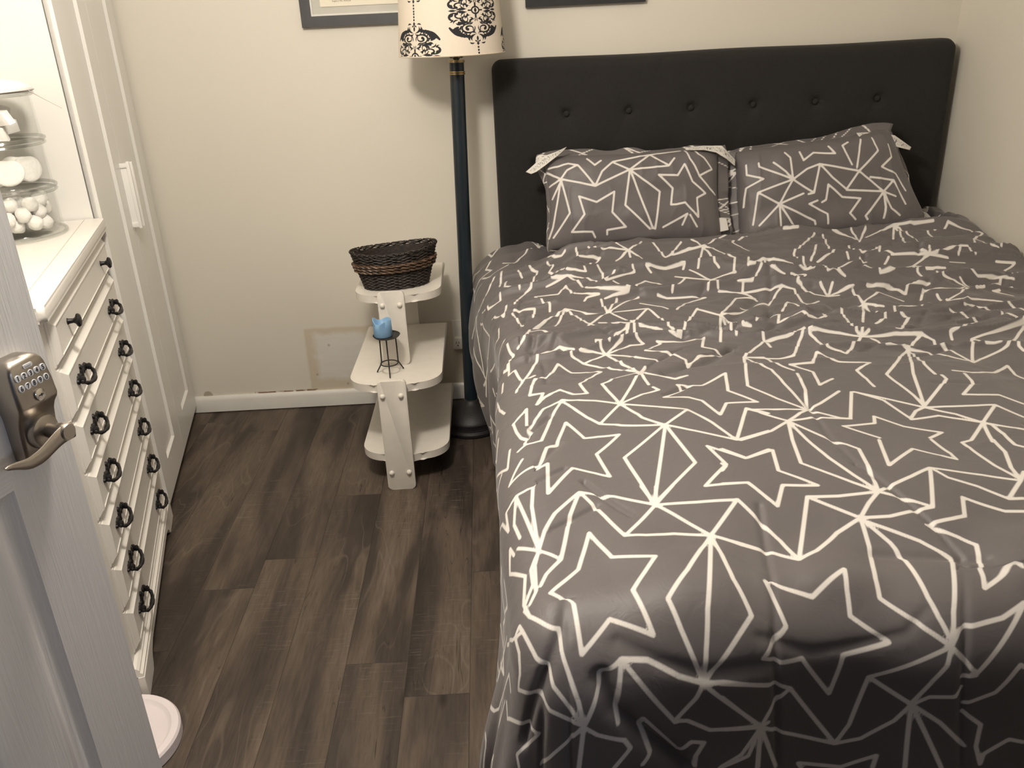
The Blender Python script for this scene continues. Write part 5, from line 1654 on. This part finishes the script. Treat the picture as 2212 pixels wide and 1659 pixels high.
# ------------------------------------------------------------------ floor lamp
def floor_lamp():
    base = Vector((-0.109, 2.865, 0))
    root = empty('floor_lamp', base); tag(root, 'black floor lamp with black damask shade between the shelf stand and the bed', 'floor lamp')
    navy = simple('black_lacquer', (0.010, 0.018, 0.026), 0.35, var=0.1, scale=20)
    gold = simple('antique_brass', (0.42, 0.32, 0.16), 0.35, metal=0.9, var=0.1, scale=40)
    b = MB()
    prof = [(0.110, 0.0), (0.116, 0.004), (0.117, 0.014), (0.112, 0.022), (0.108, 0.024), (0.108, 0.028), (0.106, 0.029), (0.106, 0.044), (0.108, 0.045), (0.107, 0.049), (0.101, 0.056), (0.088, 0.069), (0.068, 0.082), (0.045, 0.094), (0.031, 0.103), (0.027, 0.108)]
    b.lathe(prof, 64)
    bs = b.build('base', simple('black_resin', (0.018, 0.017, 0.018), 0.5, var=0.2, scale=120, bump=0.3, bscale=200), root, angle=30)
    b = MB()
    for k in range(90):
        a = 2 * PI * k / 90
        b.tube([(0.106 * math.cos(a), 0.106 * math.sin(a), 0.0295), (0.106 * math.cos(a), 0.106 * math.sin(a), 0.0435)], 0.0022, 5)
    b.build('reeding', bs.data.materials[0], bs)
    lean = Vector((0.026, 0.048, 1.15))
    def at(z): return lean * ((z - 0.1) / 1.15)
    def ax(z0, z1, r0, r1, seg=40):
        a, c = at(z0), at(z1); a = Vector((a.x, a.y, z0)); c = Vector((c.x, c.y, z1))
        return a, c, r0, r1
    b = MB(); a, c, _, _ = ax(0.104, 1.275, 0, 0)
    b.tube([a, c], 0.0235, 32); b.build('pole', navy, root, angle=60)
    def collar(name, z0, z1, r, mat):
        b = MB(); a, c, _, _ = ax(z0, z1, 0, 0); b.tube([a, c], r, 32); return b.build(name, mat, root, angle=60)
    collar('lower_collar', 0.106, 0.111, 0.0262, simple('silver_collar', (0.6, 0.57, 0.5), 0.3, metal=1.0))
    collar('collar', 1.232, 1.236, 0.0265, gold); collar('collar', 1.238, 1.242, 0.0265, gold)
    collar('collar', 1.268, 1.276, 0.0262, gold)
    top = at(1.28)
    b = MB(); b.lathe([(0.008, 1.276), (0.013, 1.282), (0.018, 1.290), (0.016, 1.300), (0.012, 1.308), (0.017, 1.318), (0.017, 1.360)], 24, (top.x, top.y, 0))
    for k in range(6):
        a = PI / 3 * k
        b.ball((top.x + 0.017 * math.cos(a), top.y + 0.017 * math.sin(a), 1.287), 0.006, sub=2)
    b.build('socket', simple('clear_socket', (0.35, 0.30, 0.24), 0.2, metal=0.6), root)
    b = MB(); b.ball((top.x, top.y, 1.405), 0.030, (1, 1, 1.15), 3)
    b.build('bulb', simple('frosted_bulb', (0.8, 0.8, 0.78), 0.3, var=0.0), root)
    # shade
    SX, SY = -0.095 - base.x, 2.915 - base.y
    zb, zt, rb, rt = 1.293, 1.558, 0.169, 0.149
    nu, nv = 700, 180
    u = np.arange(nu) * (2 * PI / nu); h = np.linspace(0, zt - zb, nv)
    U, Hh = np.meshgrid(u, h)
    Rr = rb + (rt - rb) * Hh / (zt - zb)
    P = np.stack([SX + Rr * np.cos(U), SY + Rr * np.sin(U), zb + Hh], -1)
    INK = damask_field(U, Hh)
    me = grid_mesh('shade', P, nu, nv, {'print_distance': INK}, wrap=True)
    t = NT('damask_shade'); a = t.n('ShaderNodeAttribute', attribute_name='print_distance')
    v = t.coord('Object'); wv = t.math('ADD', t.noise(t.mapping(v, (1200, 1200, 80)), 1.0, 1), t.noise(t.mapping(v, (80, 80, 1200)), 1.0, 1))
    m = t.maprange(a.outputs['Fac'], -0.0003, 0.0005, 1, 0)
    t.set(color=t.mix(m, (0.78, 0.70, 0.59), (0.014, 0.015, 0.020)), rough=0.8, normal=t.bump(wv, 0.2, 0.0008))
    sh = link('shade', me, t.m, root)
    md = sh.modifiers.new('thickness', 'SOLIDIFY'); md.thickness = 0.002; md.offset = -1
    for z, r in ((zb + 0.0015, rb - 0.001), (zt - 0.0015, rt - 0.001)):
        b = MB()
        b.tube([(SX + r * math.cos(2 * PI * k / 72), SY + r * math.sin(2 * PI * k / 72), z) for k in range(72)], 0.0022, 6, True)
        b.build('shade_rim', simple('shade_edge', (0.72, 0.63, 0.50), 0.8), root)
    b = MB()
    for k in range(3):
        a = 2 * PI * k / 3 + 0.4
        b.tube([(SX, SY, 1.50), (SX + (rt - 0.003) * math.cos(a), SY + (rt - 0.003) * math.sin(a), zt - 0.004)], 0.0016, 6)
    b.tube([(top.x, top.y, 1.33), (top.x + 0.045, top.y, 1.36), (top.x + 0.045, top.y, 1.46), (SX, SY, 1.50)], 0.0016, 6)
    b.tube([(top.x, top.y, 1.33), (top.x - 0.045, top.y, 1.36), (top.x - 0.045, top.y, 1.46), (SX, SY, 1.50)], 0.0016, 6)
    b.build('harp', gold, root)

def damask_field(U, H):
    """ink distance on the shade: medallions on a half-drop repeat, drawn as tapered strokes and leaves"""
    R0 = 0.160
    strokes = []                                         # (polyline, w0, w1, w2) in medallion coordinates, mirrored later
    def arc(cx_, cy_, r, a0, a1, w0, w1, w2=None, n=10, r1=None, mirror=2):
        pts = []
        for k in range(n + 1):
            f = k / n; a = math.radians(a0 + (a1 - a0) * f); rr = r + ((r1 if r1 is not None else r) - r) * f
            pts.append((cx_ + rr * math.cos(a), cy_ + rr * math.sin(a)))
        strokes.append((pts, w0, w1, w0 if w2 is None else w2, mirror))
    def leaf(x0, y0, x1, y1, w, bend=0.0, mirror=2):
        pts = []
        for k in range(7):
            f = k / 6
            nx, ny = -(y1 - y0), (x1 - x0)
            pts.append((x0 + (x1 - x0) * f + nx * bend * math.sin(PI * f), y0 + (y1 - y0) * f + ny * bend * math.sin(PI * f)))
        strokes.append((pts, 0.0001, w, 0.0001, mirror))
    mm = 0.001
    # centre rosette
    strokes.append(([(0.0085 * mm / mm * math.cos(2 * PI * k / 24) * 0.82, 0.0085 * math.sin(2 * PI * k / 24) * 1.05) for k in range(25)], 0.0016, 0.0016, 0.0016, 0))
    strokes.append(([(0, -0.0015), (0, 0.0015)], 0.0030, 0.0030, 0.0030, 0))
    for sy in (1, -1):
        strokes.append(([(0, sy * 0.009), (0, sy * 0.018)], 0.0035, 0.0022, 0.0002, 0))
    for sx in (1, -1):
        strokes.append(([(sx * 0.007, 0), (sx * 0.013, 0)], 0.0026, 0.0015, 0.0002, 0))
    # four-way scrolls round the centre
    arc(0.030, 0.012, 0.010, 200, -60, 0.0007, 0.0014, 0.0026, 14, 0.005)
    arc(0.026, 0.024, 0.012, 250, 60, 0.0006, 0.0012, 0.0030, 12, 0.009)
    arc(0.014, 0.022, 0.010, -30, 120, 0.0006, 0.0022, 0.0006, 10)
    arc(0.020, 0.010, 0.008, 20, 170, 0.0005, 0.0010, 0.0024, 10, 0.005)
    leaf(0.016, 0.004, 0.034, 0.002, 0.0030, 0.05); leaf(0.034, 0.0, 0.047, 0.0, 0.0026, 0.0)
    leaf(0.018, 0.030, 0.028, 0.018, 0.0026, 0.25); leaf(0.010, 0.012, 0.020, 0.022, 0.0020, -0.2)
    arc(0.036, 0.018, 0.012, 260, 420, 0.0008, 0.0030, 0.0012, 12, 0.009)
    leaf(0.040, 0.008, 0.045, 0.016, 0.0018, 0.2); leaf(0.026, 0.036, 0.036, 0.032, 0.0020, 0.2)
    leaf(0.003, 0.022, 0.012, 0.034, 0.0024, -0.25); leaf(0.002, 0.020, 0.003, 0.030, 0.0012, 0.1)
    # paired spirals above and below, inside a feathered ring
    arc(0.0145, 0.047, 0.0115, -90, 150, 0.0010, 0.0020, 0.0012, 16)
    arc(0.0145, 0.047, 0.0085, 150, 420, 0.0010, 0.0016, 0.0030, 16, 0.003)
    for a in range(-60, 150, 30):
        x = 0.0145 + 0.0135 * math.cos(math.radians(a)); y = 0.047 + 0.0135 * math.sin(math.radians(a))
        leaf(x, y, x + 0.0032 * math.cos(math.radians(a + 70)), y + 0.0032 * math.sin(math.radians(a + 70)), 0.0013, 0.1)
    arc(0.000, 0.054, 0.006, -20, 70, 0.0006, 0.0016, 0.0004, 8)
    # big feathers at the shoulders
    for k in range(7):
        f = k / 6
        a = math.radians(28 + 36 * f); r = 0.050 + 0.004 * math.sin(f * PI)
        x, y = r * math.cos(a) * 0.80, 0.022 + r * math.sin(a)
        leaf(x - 0.004, y - 0.0035, x + 0.0058 - 0.002 * f, y + 0.0030, 0.0042 - 0.0016 * abs(f - 0.35), 0.15)
    arc(0.0, 0.022, 0.0515, 26, 68, 0.0020, 0.0046, 0.0008, 12)
    for (x0, y0, x1, y1, w, bd) in ((0.006, 0.030, 0.016, 0.036, 0.0016, 0.2), (0.020, 0.006, 0.026, 0.014, 0.0014, -0.2), (0.040, 0.022, 0.046, 0.030, 0.0016, 0.2), (0.004, 0.040, 0.006, 0.056, 0.0014, 0.1), (0.030, 0.024, 0.040, 0.034, 0.0018, -0.25), (0.012, 0.018, 0.005, 0.026, 0.0014, 0.2), (0.028, 0.040, 0.034, 0.050, 0.0018, 0.2), (0.024, 0.056, 0.020, 0.066, 0.0016, 0.2)):
        leaf(x0, y0, x1, y1, w, bd)
    # crown of tongues
    leaf(0.0015, 0.062, 0.010, 0.081, 0.0026, -0.25); leaf(0.007, 0.066, 0.014, 0.080, 0.0030, -0.30)
    leaf(0.000, 0.068, 0.000, 0.080, 0.0028, 0.0); leaf(0.006, 0.086, 0.015, 0.084, 0.0018, 0.25); leaf(0.000, 0.082, 0.0045, 0.078, 0.0016, 0.3)
    leaf(0.0, 0.083, 0.0, 0.092, 0.0026, 0.0); leaf(-0.003, 0.0875, 0.003, 0.0875, 0.0016, 0.0)
    # lozenge chain to the next medallion
    for k in range(3): strokes.append(([(0, 0.0975 + 0.0078 * k), (0, 0.0978 + 0.0078 * k)], 0.0022, 0.0022, 0.0022, 3))
    big = []
    KX, KY = 1.80, 1.05
    for pts, w0, w1, w2, mr in strokes:
        variants = [(1, 1)] if mr == 0 else ([(1, 1), (1, -1)] if mr == 3 else [(1, 1), (-1, 1), (1, -1), (-1, -1)])
        for sx, sy in variants:
            n = len(pts)
            for k in range(n - 1):
                f = (k + 0.5) / (n - 1)
                w = w0 + (w1 - w0) * min(1, f / 0.5) if f < 0.5 else w1 + (w2 - w1) * (f - 0.5) / 0.5
                big.append((pts[k][0] * sx * KX, pts[k][1] * sy * KY, pts[k + 1][0] * sx * KX, pts[k + 1][1] * sy * KY, w * 1.32))
    INK = np.full(U.shape, 0.02)
    u_ax = U[0]; h_ax = H[:, 0]
    period_y = 0.245
    cols = 5
    for c in range(cols):
        uc = math.radians(-90 - 40) + math.radians(71) * c
        for r in range(-1, 3):
            yc = 0.003 + (0.1225 if c % 2 else 0.0) + period_y * (r - 1)
            for (ax_, ay, bx, by, w) in big:
                X0, X1 = min(ax_, bx) - 0.004, max(ax_, bx) + 0.004
                j0, j1 = np.searchsorted(h_ax, (yc + min(ay, by) - 0.005, yc + max(ay, by) + 0.005))
                if j1 <= j0: continue
                i0 = int(math.floor((uc + X0 / R0) / (2 * PI) * len(u_ax))); i1 = int(math.ceil((uc + X1 / R0) / (2 * PI) * len(u_ax))) + 1
                idx = np.arange(i0, i1)
                px = (idx * (2 * PI / len(u_ax)) - uc) * R0
                py = h_ax[j0:j1] - yc
                PX, PY = np.meshgrid(px, py)
                dx, dy = bx - ax_, by - ay
                L = dx * dx + dy * dy + 1e-14
                t = np.clip(((PX - ax_) * dx + (PY - ay) * dy) / L, 0, 1)
                d = np.hypot(PX - ax_ - t * dx, PY - ay - t * dy) - w
                ii = idx % len(u_ax)
                INK[j0:j1, ii] = np.minimum(INK[j0:j1, ii], d)
    return INK
floor_lamp()

# ------------------------------------------------------------------ wall things
def frames():
    blk = simple('black_frame_lacquer', (0.022, 0.023, 0.024), 0.4, var=0.15, scale=30)
    glass = simple('picture_mat_glass', (0.60, 0.59, 0.54), 0.15, var=0.02, coat=0.6)
    def frame(x0, x1, z0, z1, bar, label, depth=0.018):
        root = empty('picture_frame', ((x0 + x1) / 2, YB - 0.001, z0)); tag(root, label, 'picture frame', )
        off = Vector((-(x0 + x1) / 2, -YB + 0.001, -z0))
        b = MB()
        O = [(x0, z0), (x1, z0), (x1, z1), (x0, z1)]; I = [(x0 + bar, z0 + bar), (x1 - bar, z0 + bar), (x1 - bar, z1 - bar), (x0 + bar, z1 - bar)]
        ys = (YB - 0.001, YB - 0.001 - depth)
        for k in range(4):
            j = (k + 1) % 4
            vs = []
            for y in ys: vs.append([(O[k][0], y, O[k][1]), (O[j][0], y, O[j][1]), (I[j][0], y + (0.004 if y == ys[1] else 0), I[j][1]), (I[k][0], y + (0.004 if y == ys[1] else 0), I[k][1])])
            b.quad(vs[1]); b.quad(vs[0])
            b.quad([vs[0][0], vs[0][1], vs[1][1], vs[1][0]]); b.quad([vs[0][3], vs[0][2], vs[1][2], vs[1][3]])
        bmesh.ops.remove_doubles(b.bm, verts=b.bm.verts, dist=1e-5)
        b.build('frame', blk, root, off, angle=20)
        return root, off
    r, off = frame(-0.594, -0.166, 1.391, 1.735, 0.033, 'black framed certificate on the back wall, partly behind the lampshade')
    b = MB(); b.box(-0.561, -0.199, YB - 0.008, YB - 0.006, 1.424, 1.702); b.build('mat', glass, r, off)
    b = MB(); b.box(-0.5605, -0.555, YB - 0.012, YB - 0.008, 1.4245, 1.7015); b.box(-0.555, -0.1995, YB - 0.012, YB - 0.008, 1.4245, 1.430); b.build('mat_bevel', simple('white_bevel', (0.75, 0.74, 0.70), 0.4), r, off)
    b = MB(); b.box(-0.527, -0.236, YB - 0.0105, YB - 0.0082, 1.452, 1.674); p = b.build('certificate', simple('cream_paper', (0.84, 0.79, 0.66), 0.7, var=0.02), r, off)
    tx = simple('print_ink', (0.16, 0.13, 0.11), 0.7)
    def text(s, x, z, size):
        cu = bpy.data.curves.new('lettering', 'FONT'); cu.body = s; cu.size = size; cu.align_x = 'CENTER'; cu.extrude = 0.0001
        o = bpy.data.objects.new('lettering', cu); COL.objects.link(o)
        dg = bpy.context.evaluated_depsgraph_get(); me = bpy.data.meshes.new_from_object(o.evaluated_get(dg)); COL.objects.unlink(o); bpy.data.objects.remove(o)
        me.transform(Matrix(((1, 0, 0, x), (0, 0, 1, YB - 0.0108), (0, 1, 0, z), (0, 0, 0, 1))))
        link('lettering', me, tx, p)
    text('Registry No. 3020228', -0.455, 1.466, 0.0070); text('Date of Issuance', -0.338, 1.468, 0.0070)
    text('Signature', -0.455, 1.4765, 0.0060)
    r, off = frame(0.154, 0.556, 1.421, 1.750, 0.033, 'black picture frame on the back wall above the headboard')
    b = MB(); b.box(0.187, 0.523, YB - 0.008, YB - 0.006, 1.454, 1.717); b.build('mat', glass, r, off)
frames()

def outlet():
    root = empty('power_outlet', (-0.135, YB, 0.27)); tag(root, 'white wall outlet with plug adapter behind the lamp pole', 'outlet')
    w = simple('outlet_plastic', (0.74, 0.72, 0.66), 0.35, var=0.02)
    b = MB(); b.box(-0.037, 0.037, -0.006, 0, -0.058, 0.062, 0.003, 2); b.build('cover_plate', w, root)
    b = MB(); b.box(-0.030, 0.034, -0.030, -0.0055, -0.050, -0.004, 0.004, 2); ad = b.build('adapter', w, root)
    dk = simple('slot_dark', (0.02, 0.018, 0.015), 0.6)
    for x in (-0.018, 0.020):
        b = MB()
        b.box(x - 0.0065, x - 0.0045, -0.0306, -0.029, -0.026, -0.018); b.box(x + 0.0035, x + 0.0055, -0.0306, -0.029, -0.026, -0.018)
        b.box(x - 0.002, x + 0.002, -0.0306, -0.029, -0.036, -0.031)
        b.build('socket', dk, ad)
outlet()

# ------------------------------------------------------------------ jars on the dresser
def jars():
    t = NT('clear_glass')
    gl = t.n('ShaderNodeBsdfGlossy'); gl.inputs['Roughness'].default_value = 0.03
    tr = t.n('ShaderNodeBsdfTransparent'); tr.inputs[0].default_value = (0.985, 0.99, 0.985, 1)
    lw = t.n('ShaderNodeLayerWeight'); lw.inputs[0].default_value = 0.35
    mx = t.n('ShaderNodeMixShader'); v = t.coord('Object')
    fac = t.maprange(lw.outputs['Facing'], 0.0, 1.0, 0.012, 0.13)
    t.put(mx.inputs[0], fac); t.t.links.new(tr.outputs[0], mx.inputs[1]); t.t.links.new(gl.outputs[0], mx.inputs[2])
    t.t.links.new(mx.outputs[0], t.out.inputs[0])
    glass = t.m
    t = NT('thick_glass_rim')
    gl = t.n('ShaderNodeBsdfGlossy'); gl.inputs['Roughness'].default_value = 0.08
    tr = t.n('ShaderNodeBsdfTransparent'); tr.inputs[0].default_value = (0.96, 0.97, 0.96, 1)
    mx = t.n('ShaderNodeMixShader'); lw = t.n('ShaderNodeLayerWeight'); lw.inputs[0].default_value = 0.4
    t.put(mx.inputs[0], t.maprange(lw.outputs['Facing'], 0.0, 1.0, 0.10, 0.42)); t.t.links.new(tr.outputs[0], mx.inputs[1]); t.t.links.new(gl.outputs[0], mx.inputs[2])
    t.t.links.new(mx.outputs[0], t.out.inputs[0])
    rimg = t.m
    cx_, cy_, z0 = JAR
    HT = 0.112; R = JR
    labs = ['bottom glass jar of the stack, full of cotton balls, on the dresser', 'middle glass jar of the stack, holding round cosmetic puffs', 'top glass jar of the stack with lid, holding white makeup sponges']
    for k in range(3):
        z = z0 + 0.001 + k * (HT + 0.0005)
        root = empty('glass_jar', (cx_, cy_, z)); tag(root, labs[k], 'jar', 'stacked glass jars')
        b = MB()
        outer = [(0.0, 0.0), (R + 0.002, 0.0), (R + 0.006, 0.003), (R + 0.006, 0.007), (R + 0.001, 0.011), (R - 0.001, 0.02), (R - 0.003, HT - 0.012), (R + 0.0005, HT - 0.008), (R + 0.003, HT - 0.004), (R + 0.002, HT - 0.0005), (R - 0.006, HT - 0.0005), (R - 0.008, HT - 0.006), (R - 0.0065, HT - 0.012), (R - 0.006, 0.018), (R - 0.010, 0.010), (0.0, 0.0085)]
        b.lathe(outer, 56, cap=False); b.build('jar_body', glass, root, angle=50)
        b = MB(); b.tube([((R + 0.003) * math.cos(2 * PI * q / 64), (R + 0.003) * math.sin(2 * PI * q / 64), HT - 0.004) for q in range(64)], 0.0035, 8, True)
        b.build('rim', rimg, root)
        b = MB(); b.tube([((R + 0.004) * math.cos(2 * PI * q / 64), (R + 0.004) * math.sin(2 * PI * q / 64), 0.0055) for q in range(64)], 0.0040, 8, True)
        b.build('foot_ring', rimg, root)
        if k == 2:
            b = MB(); b.lathe([(0.0, HT + 0.034), (R * 0.5, HT + 0.032), (R * 0.85, HT + 0.024), (R + 0.004, HT + 0.012), (R + 0.006, HT + 0.005), (R + 0.004, HT + 0.0005), (0, HT + 0.0005)], 56, cap=False)
            b.lathe([(0.008, HT + 0.033), (0.014, HT + 0.040), (0.016, HT + 0.050), (0.010, HT + 0.056)], 24)
            ld = b.build('lid', simple('white_glass_lid', (0.80, 0.79, 0.77), 0.12, coat=0.5), root, angle=50)
            b = MB(); b.tube([((R + 0.0065) * math.cos(2 * PI * q / 56), (R + 0.0065) * math.sin(2 * PI * q / 56), HT + 0.0035) for q in range(56)], 0.0016, 6, True)
            b.tube([(R + 0.006, 0.0, HT + 0.004), (R + 0.03, 0.0, HT - 0.012), (R + 0.075, 0.0, HT - 0.040)], [0.0014, 0.0006, 0.0004], 6)
            b.build('clasp_wire', simple('steel_wire', (0.35, 0.33, 0.32), 0.3, metal=1.0), root)
    cot = NT('cotton'); v = cot.coord('Object')
    cot.set(color=(0.84, 0.82, 0.80), rough=0.95, sheen=0.3, normal=cot.bump(cot.noise(v, 120, 4), 0.5, 0.004))
    cot = cot.m
    # cotton balls
    def blob(name, r, seed, sc=(1, 1, 1), amp=0.12):
        bm = bmesh.new(); bmesh.ops.create_icosphere(bm, subdivisions=3, radius=r)
        for vv in bm.verts:
            n = vv.co.normalized()
            f = 1 + amp * float(vnoise(n.x * 2.3 + seed * 3.1, n.y * 2.3 + n.z * 1.9, seed))
            vv.co = Vector((vv.co.x * sc[0] * f, vv.co.y * sc[1] * f, vv.co.z * sc[2] * f))
        me = bpy.data.meshes.new(name); bm.to_mesh(me); bm.free(); shade(me, 80); return me
    balls = [blob('cotton_ball', 0.0185, k) for k in range(4)]
    rnd = random.Random(3)
    placed = []
    zb = z0 + 0.0105
    tries = 0
    rr = 0.0172
    while len(placed) < 70 and tries < 40000:
        tries += 1
        lay = tries // 9000
        a = rnd.uniform(0, 2 * PI); q = (R - 0.010 - 0.0205) * math.sqrt(rnd.uniform(0.02, 1)); h = 0.0185 + rnd.uniform(0.0, 0.008) + 0.024 * min(lay, 3)
        p = Vector((cx_ + q * math.cos(a), cy_ + q * math.sin(a), zb + h))
        if p.z > z0 + HT - 0.020: continue
        if all((p - o).length > 2 * rr * 0.94 for o in placed): placed.append(p)
    for k, p in enumerate(placed):
        o = bpy.data.objects.new('cotton_ball', balls[k % 4]); COL.objects.link(o)
        if not balls[k % 4].materials: balls[k % 4].materials.append(cot)
        o.location = p; o.rotation_euler = (rnd.uniform(0, 6), rnd.uniform(0, 6), rnd.uniform(0, 6))
        tag(o, 'white cotton ball among those filling the bottom glass jar', 'cotton ball', 'cotton balls in the bottom jar')
    # rounded heart-like puffs leaning in the middle jar
    def puff(name, seed):
        bm = bmesh.new(); bmesh.ops.create_uvsphere(bm, u_segments=32, v_segments=16, radius=0.034)
        for vv in bm.verts:
            a = math.atan2(vv.co.y, vv.co.x)
            f = 1 - 0.16 * math.exp(-((a - PI / 2) / 0.5) ** 2) + 0.04 * math.sin(2 * a + seed)
            vv.co = Vector((vv.co.x * f, vv.co.y * f, math.copysign(abs(vv.co.z / 0.034) ** 0.6, vv.co.z) * 0.0075))
        me = bpy.data.meshes.new(name); bm.to_mesh(me); bm.free(); shade(me, 60); me.materials.append(cot); return me
    pf = puff('cosmetic_puff', 1)
    zb = z0 + HT + 0.012
    for k, (px, py, hz, rx, ry, rz) in enumerate([(0.052, -0.062, 0.046, 1.25, 0.10, 0.35), (0.078, -0.012, 0.048, 1.35, 0.15, 1.1), (0.000, -0.078, 0.042, 1.25, -0.1, 0.0), (0.030, 0.020, 0.045, 1.2, 0.2, 0.3), (-0.050, -0.045, 0.042, 1.25, 0.0, -0.6), (0.0, -0.030, 0.040, 1.2, 0.0, 0.2)]):
        o = bpy.data.objects.new('cosmetic_puff', pf); COL.objects.link(o)
        o.location = (cx_ + px * R / 0.115, cy_ + py * R / 0.115, zb + hz - 0.006); o.rotation_euler = (rx, ry, rz)
        tag(o, 'pale round cosmetic puff standing in the middle glass jar', 'powder puff', 'puffs in the middle jar')
    def wedge():
        b = MB(); b.prism([(0, 0), (0.052, 0), (0.044, 0.030), (0.006, 0.034)], 'y', -0.011, 0.011, 0.002, 2)
        bmesh.ops.recalc_face_normals(b.bm, faces=b.bm.faces)
        me = bpy.data.meshes.new('makeup_sponge'); b.bm.to_mesh(me); b.bm.free(); shade(me, 40); me.materials.append(cot); return me
    wd = wedge()
    zb = z0 + 2 * HT + 0.013
    for k, (px, py, hz, rx, ry, rz) in enumerate([(0.02, -0.070, 0.002, 0.1, 0.05, 0.3), (-0.035, -0.060, 0.003, 0.0, 0.0, -0.2), (0.035, -0.025, 0.010, 0.3, -0.1, 1.2), (0.010, -0.055, 0.036, 0.2, 0.25, 0.5), (-0.030, -0.030, 0.034, -0.2, 0.1, 0.9), (0.0, 0.02, 0.003, 0.0, 0.1, 2.0), (0.045, -0.050, 0.032, 0.2, -0.1, -0.3), (-0.01, -0.075, 0.038, -0.1, 0.1, 0.2), (0.02, -0.010, 0.045, 0.3, 0.1, 1.4), (0.015, -0.035, 0.050, 0.3, -0.2, -0.5)]):
        o = bpy.data.objects.new('makeup_sponge', wd); COL.objects.link(o)
        o.location = (cx_ + px * R / 0.115, cy_ + py * R / 0.115, zb + hz); o.rotation_euler = (rx, ry, rz)
        tag(o, 'white wedge makeup sponge in the top glass jar', 'sponge', 'sponges in the top jar')
JAR = (-1.184, 2.150, 0.9455); JR = 0.108
jars()

# ------------------------------------------------------------------ round pinkish dish on the floor
def dish():
    root = empty('plastic_lid', (-0.850, 1.395, 0.0)); tag(root, 'round white plastic basin lid lying on the floor beside the open door', 'lid')
    w = simple('pinkish_white_plastic', (0.76, 0.70, 0.72), 0.35, var=0.03, scale=8)
    b = MB(); R = 0.125
    b.lathe([(R - 0.004, 0.0), (R, 0.003), (R, 0.026), (R - 0.004, 0.031), (R - 0.018, 0.031), (R - 0.024, 0.026), (R - 0.028, 0.024), (0.0, 0.024)], 72, cap=False)
    b.build('rim', w, root, angle=30)
dish()

def ceiling_lamp():
    root = empty('ceiling_lamp', (LAMP[0], LAMP[1], 2.42)); tag(root, 'white pendant bulb holder hanging from the ceiling above the foot of the bed', 'ceiling lamp')
    b = MB(); b.lathe([(0.15, -0.001), (0.15, -0.02), (0.14, -0.024)], 48); b.build('mounting_plate', simple('lamp_white', (0.8, 0.78, 0.74), 0.4), root)
    b = MB(); b.lathe([(0.006, -0.024), (0.006, -0.11), (0.02, -0.115), (0.02, -0.155)], 24); b.build('bulb_holder', simple('lamp_white', (0.8, 0.78, 0.74), 0.4), root)
ceiling_lamp()
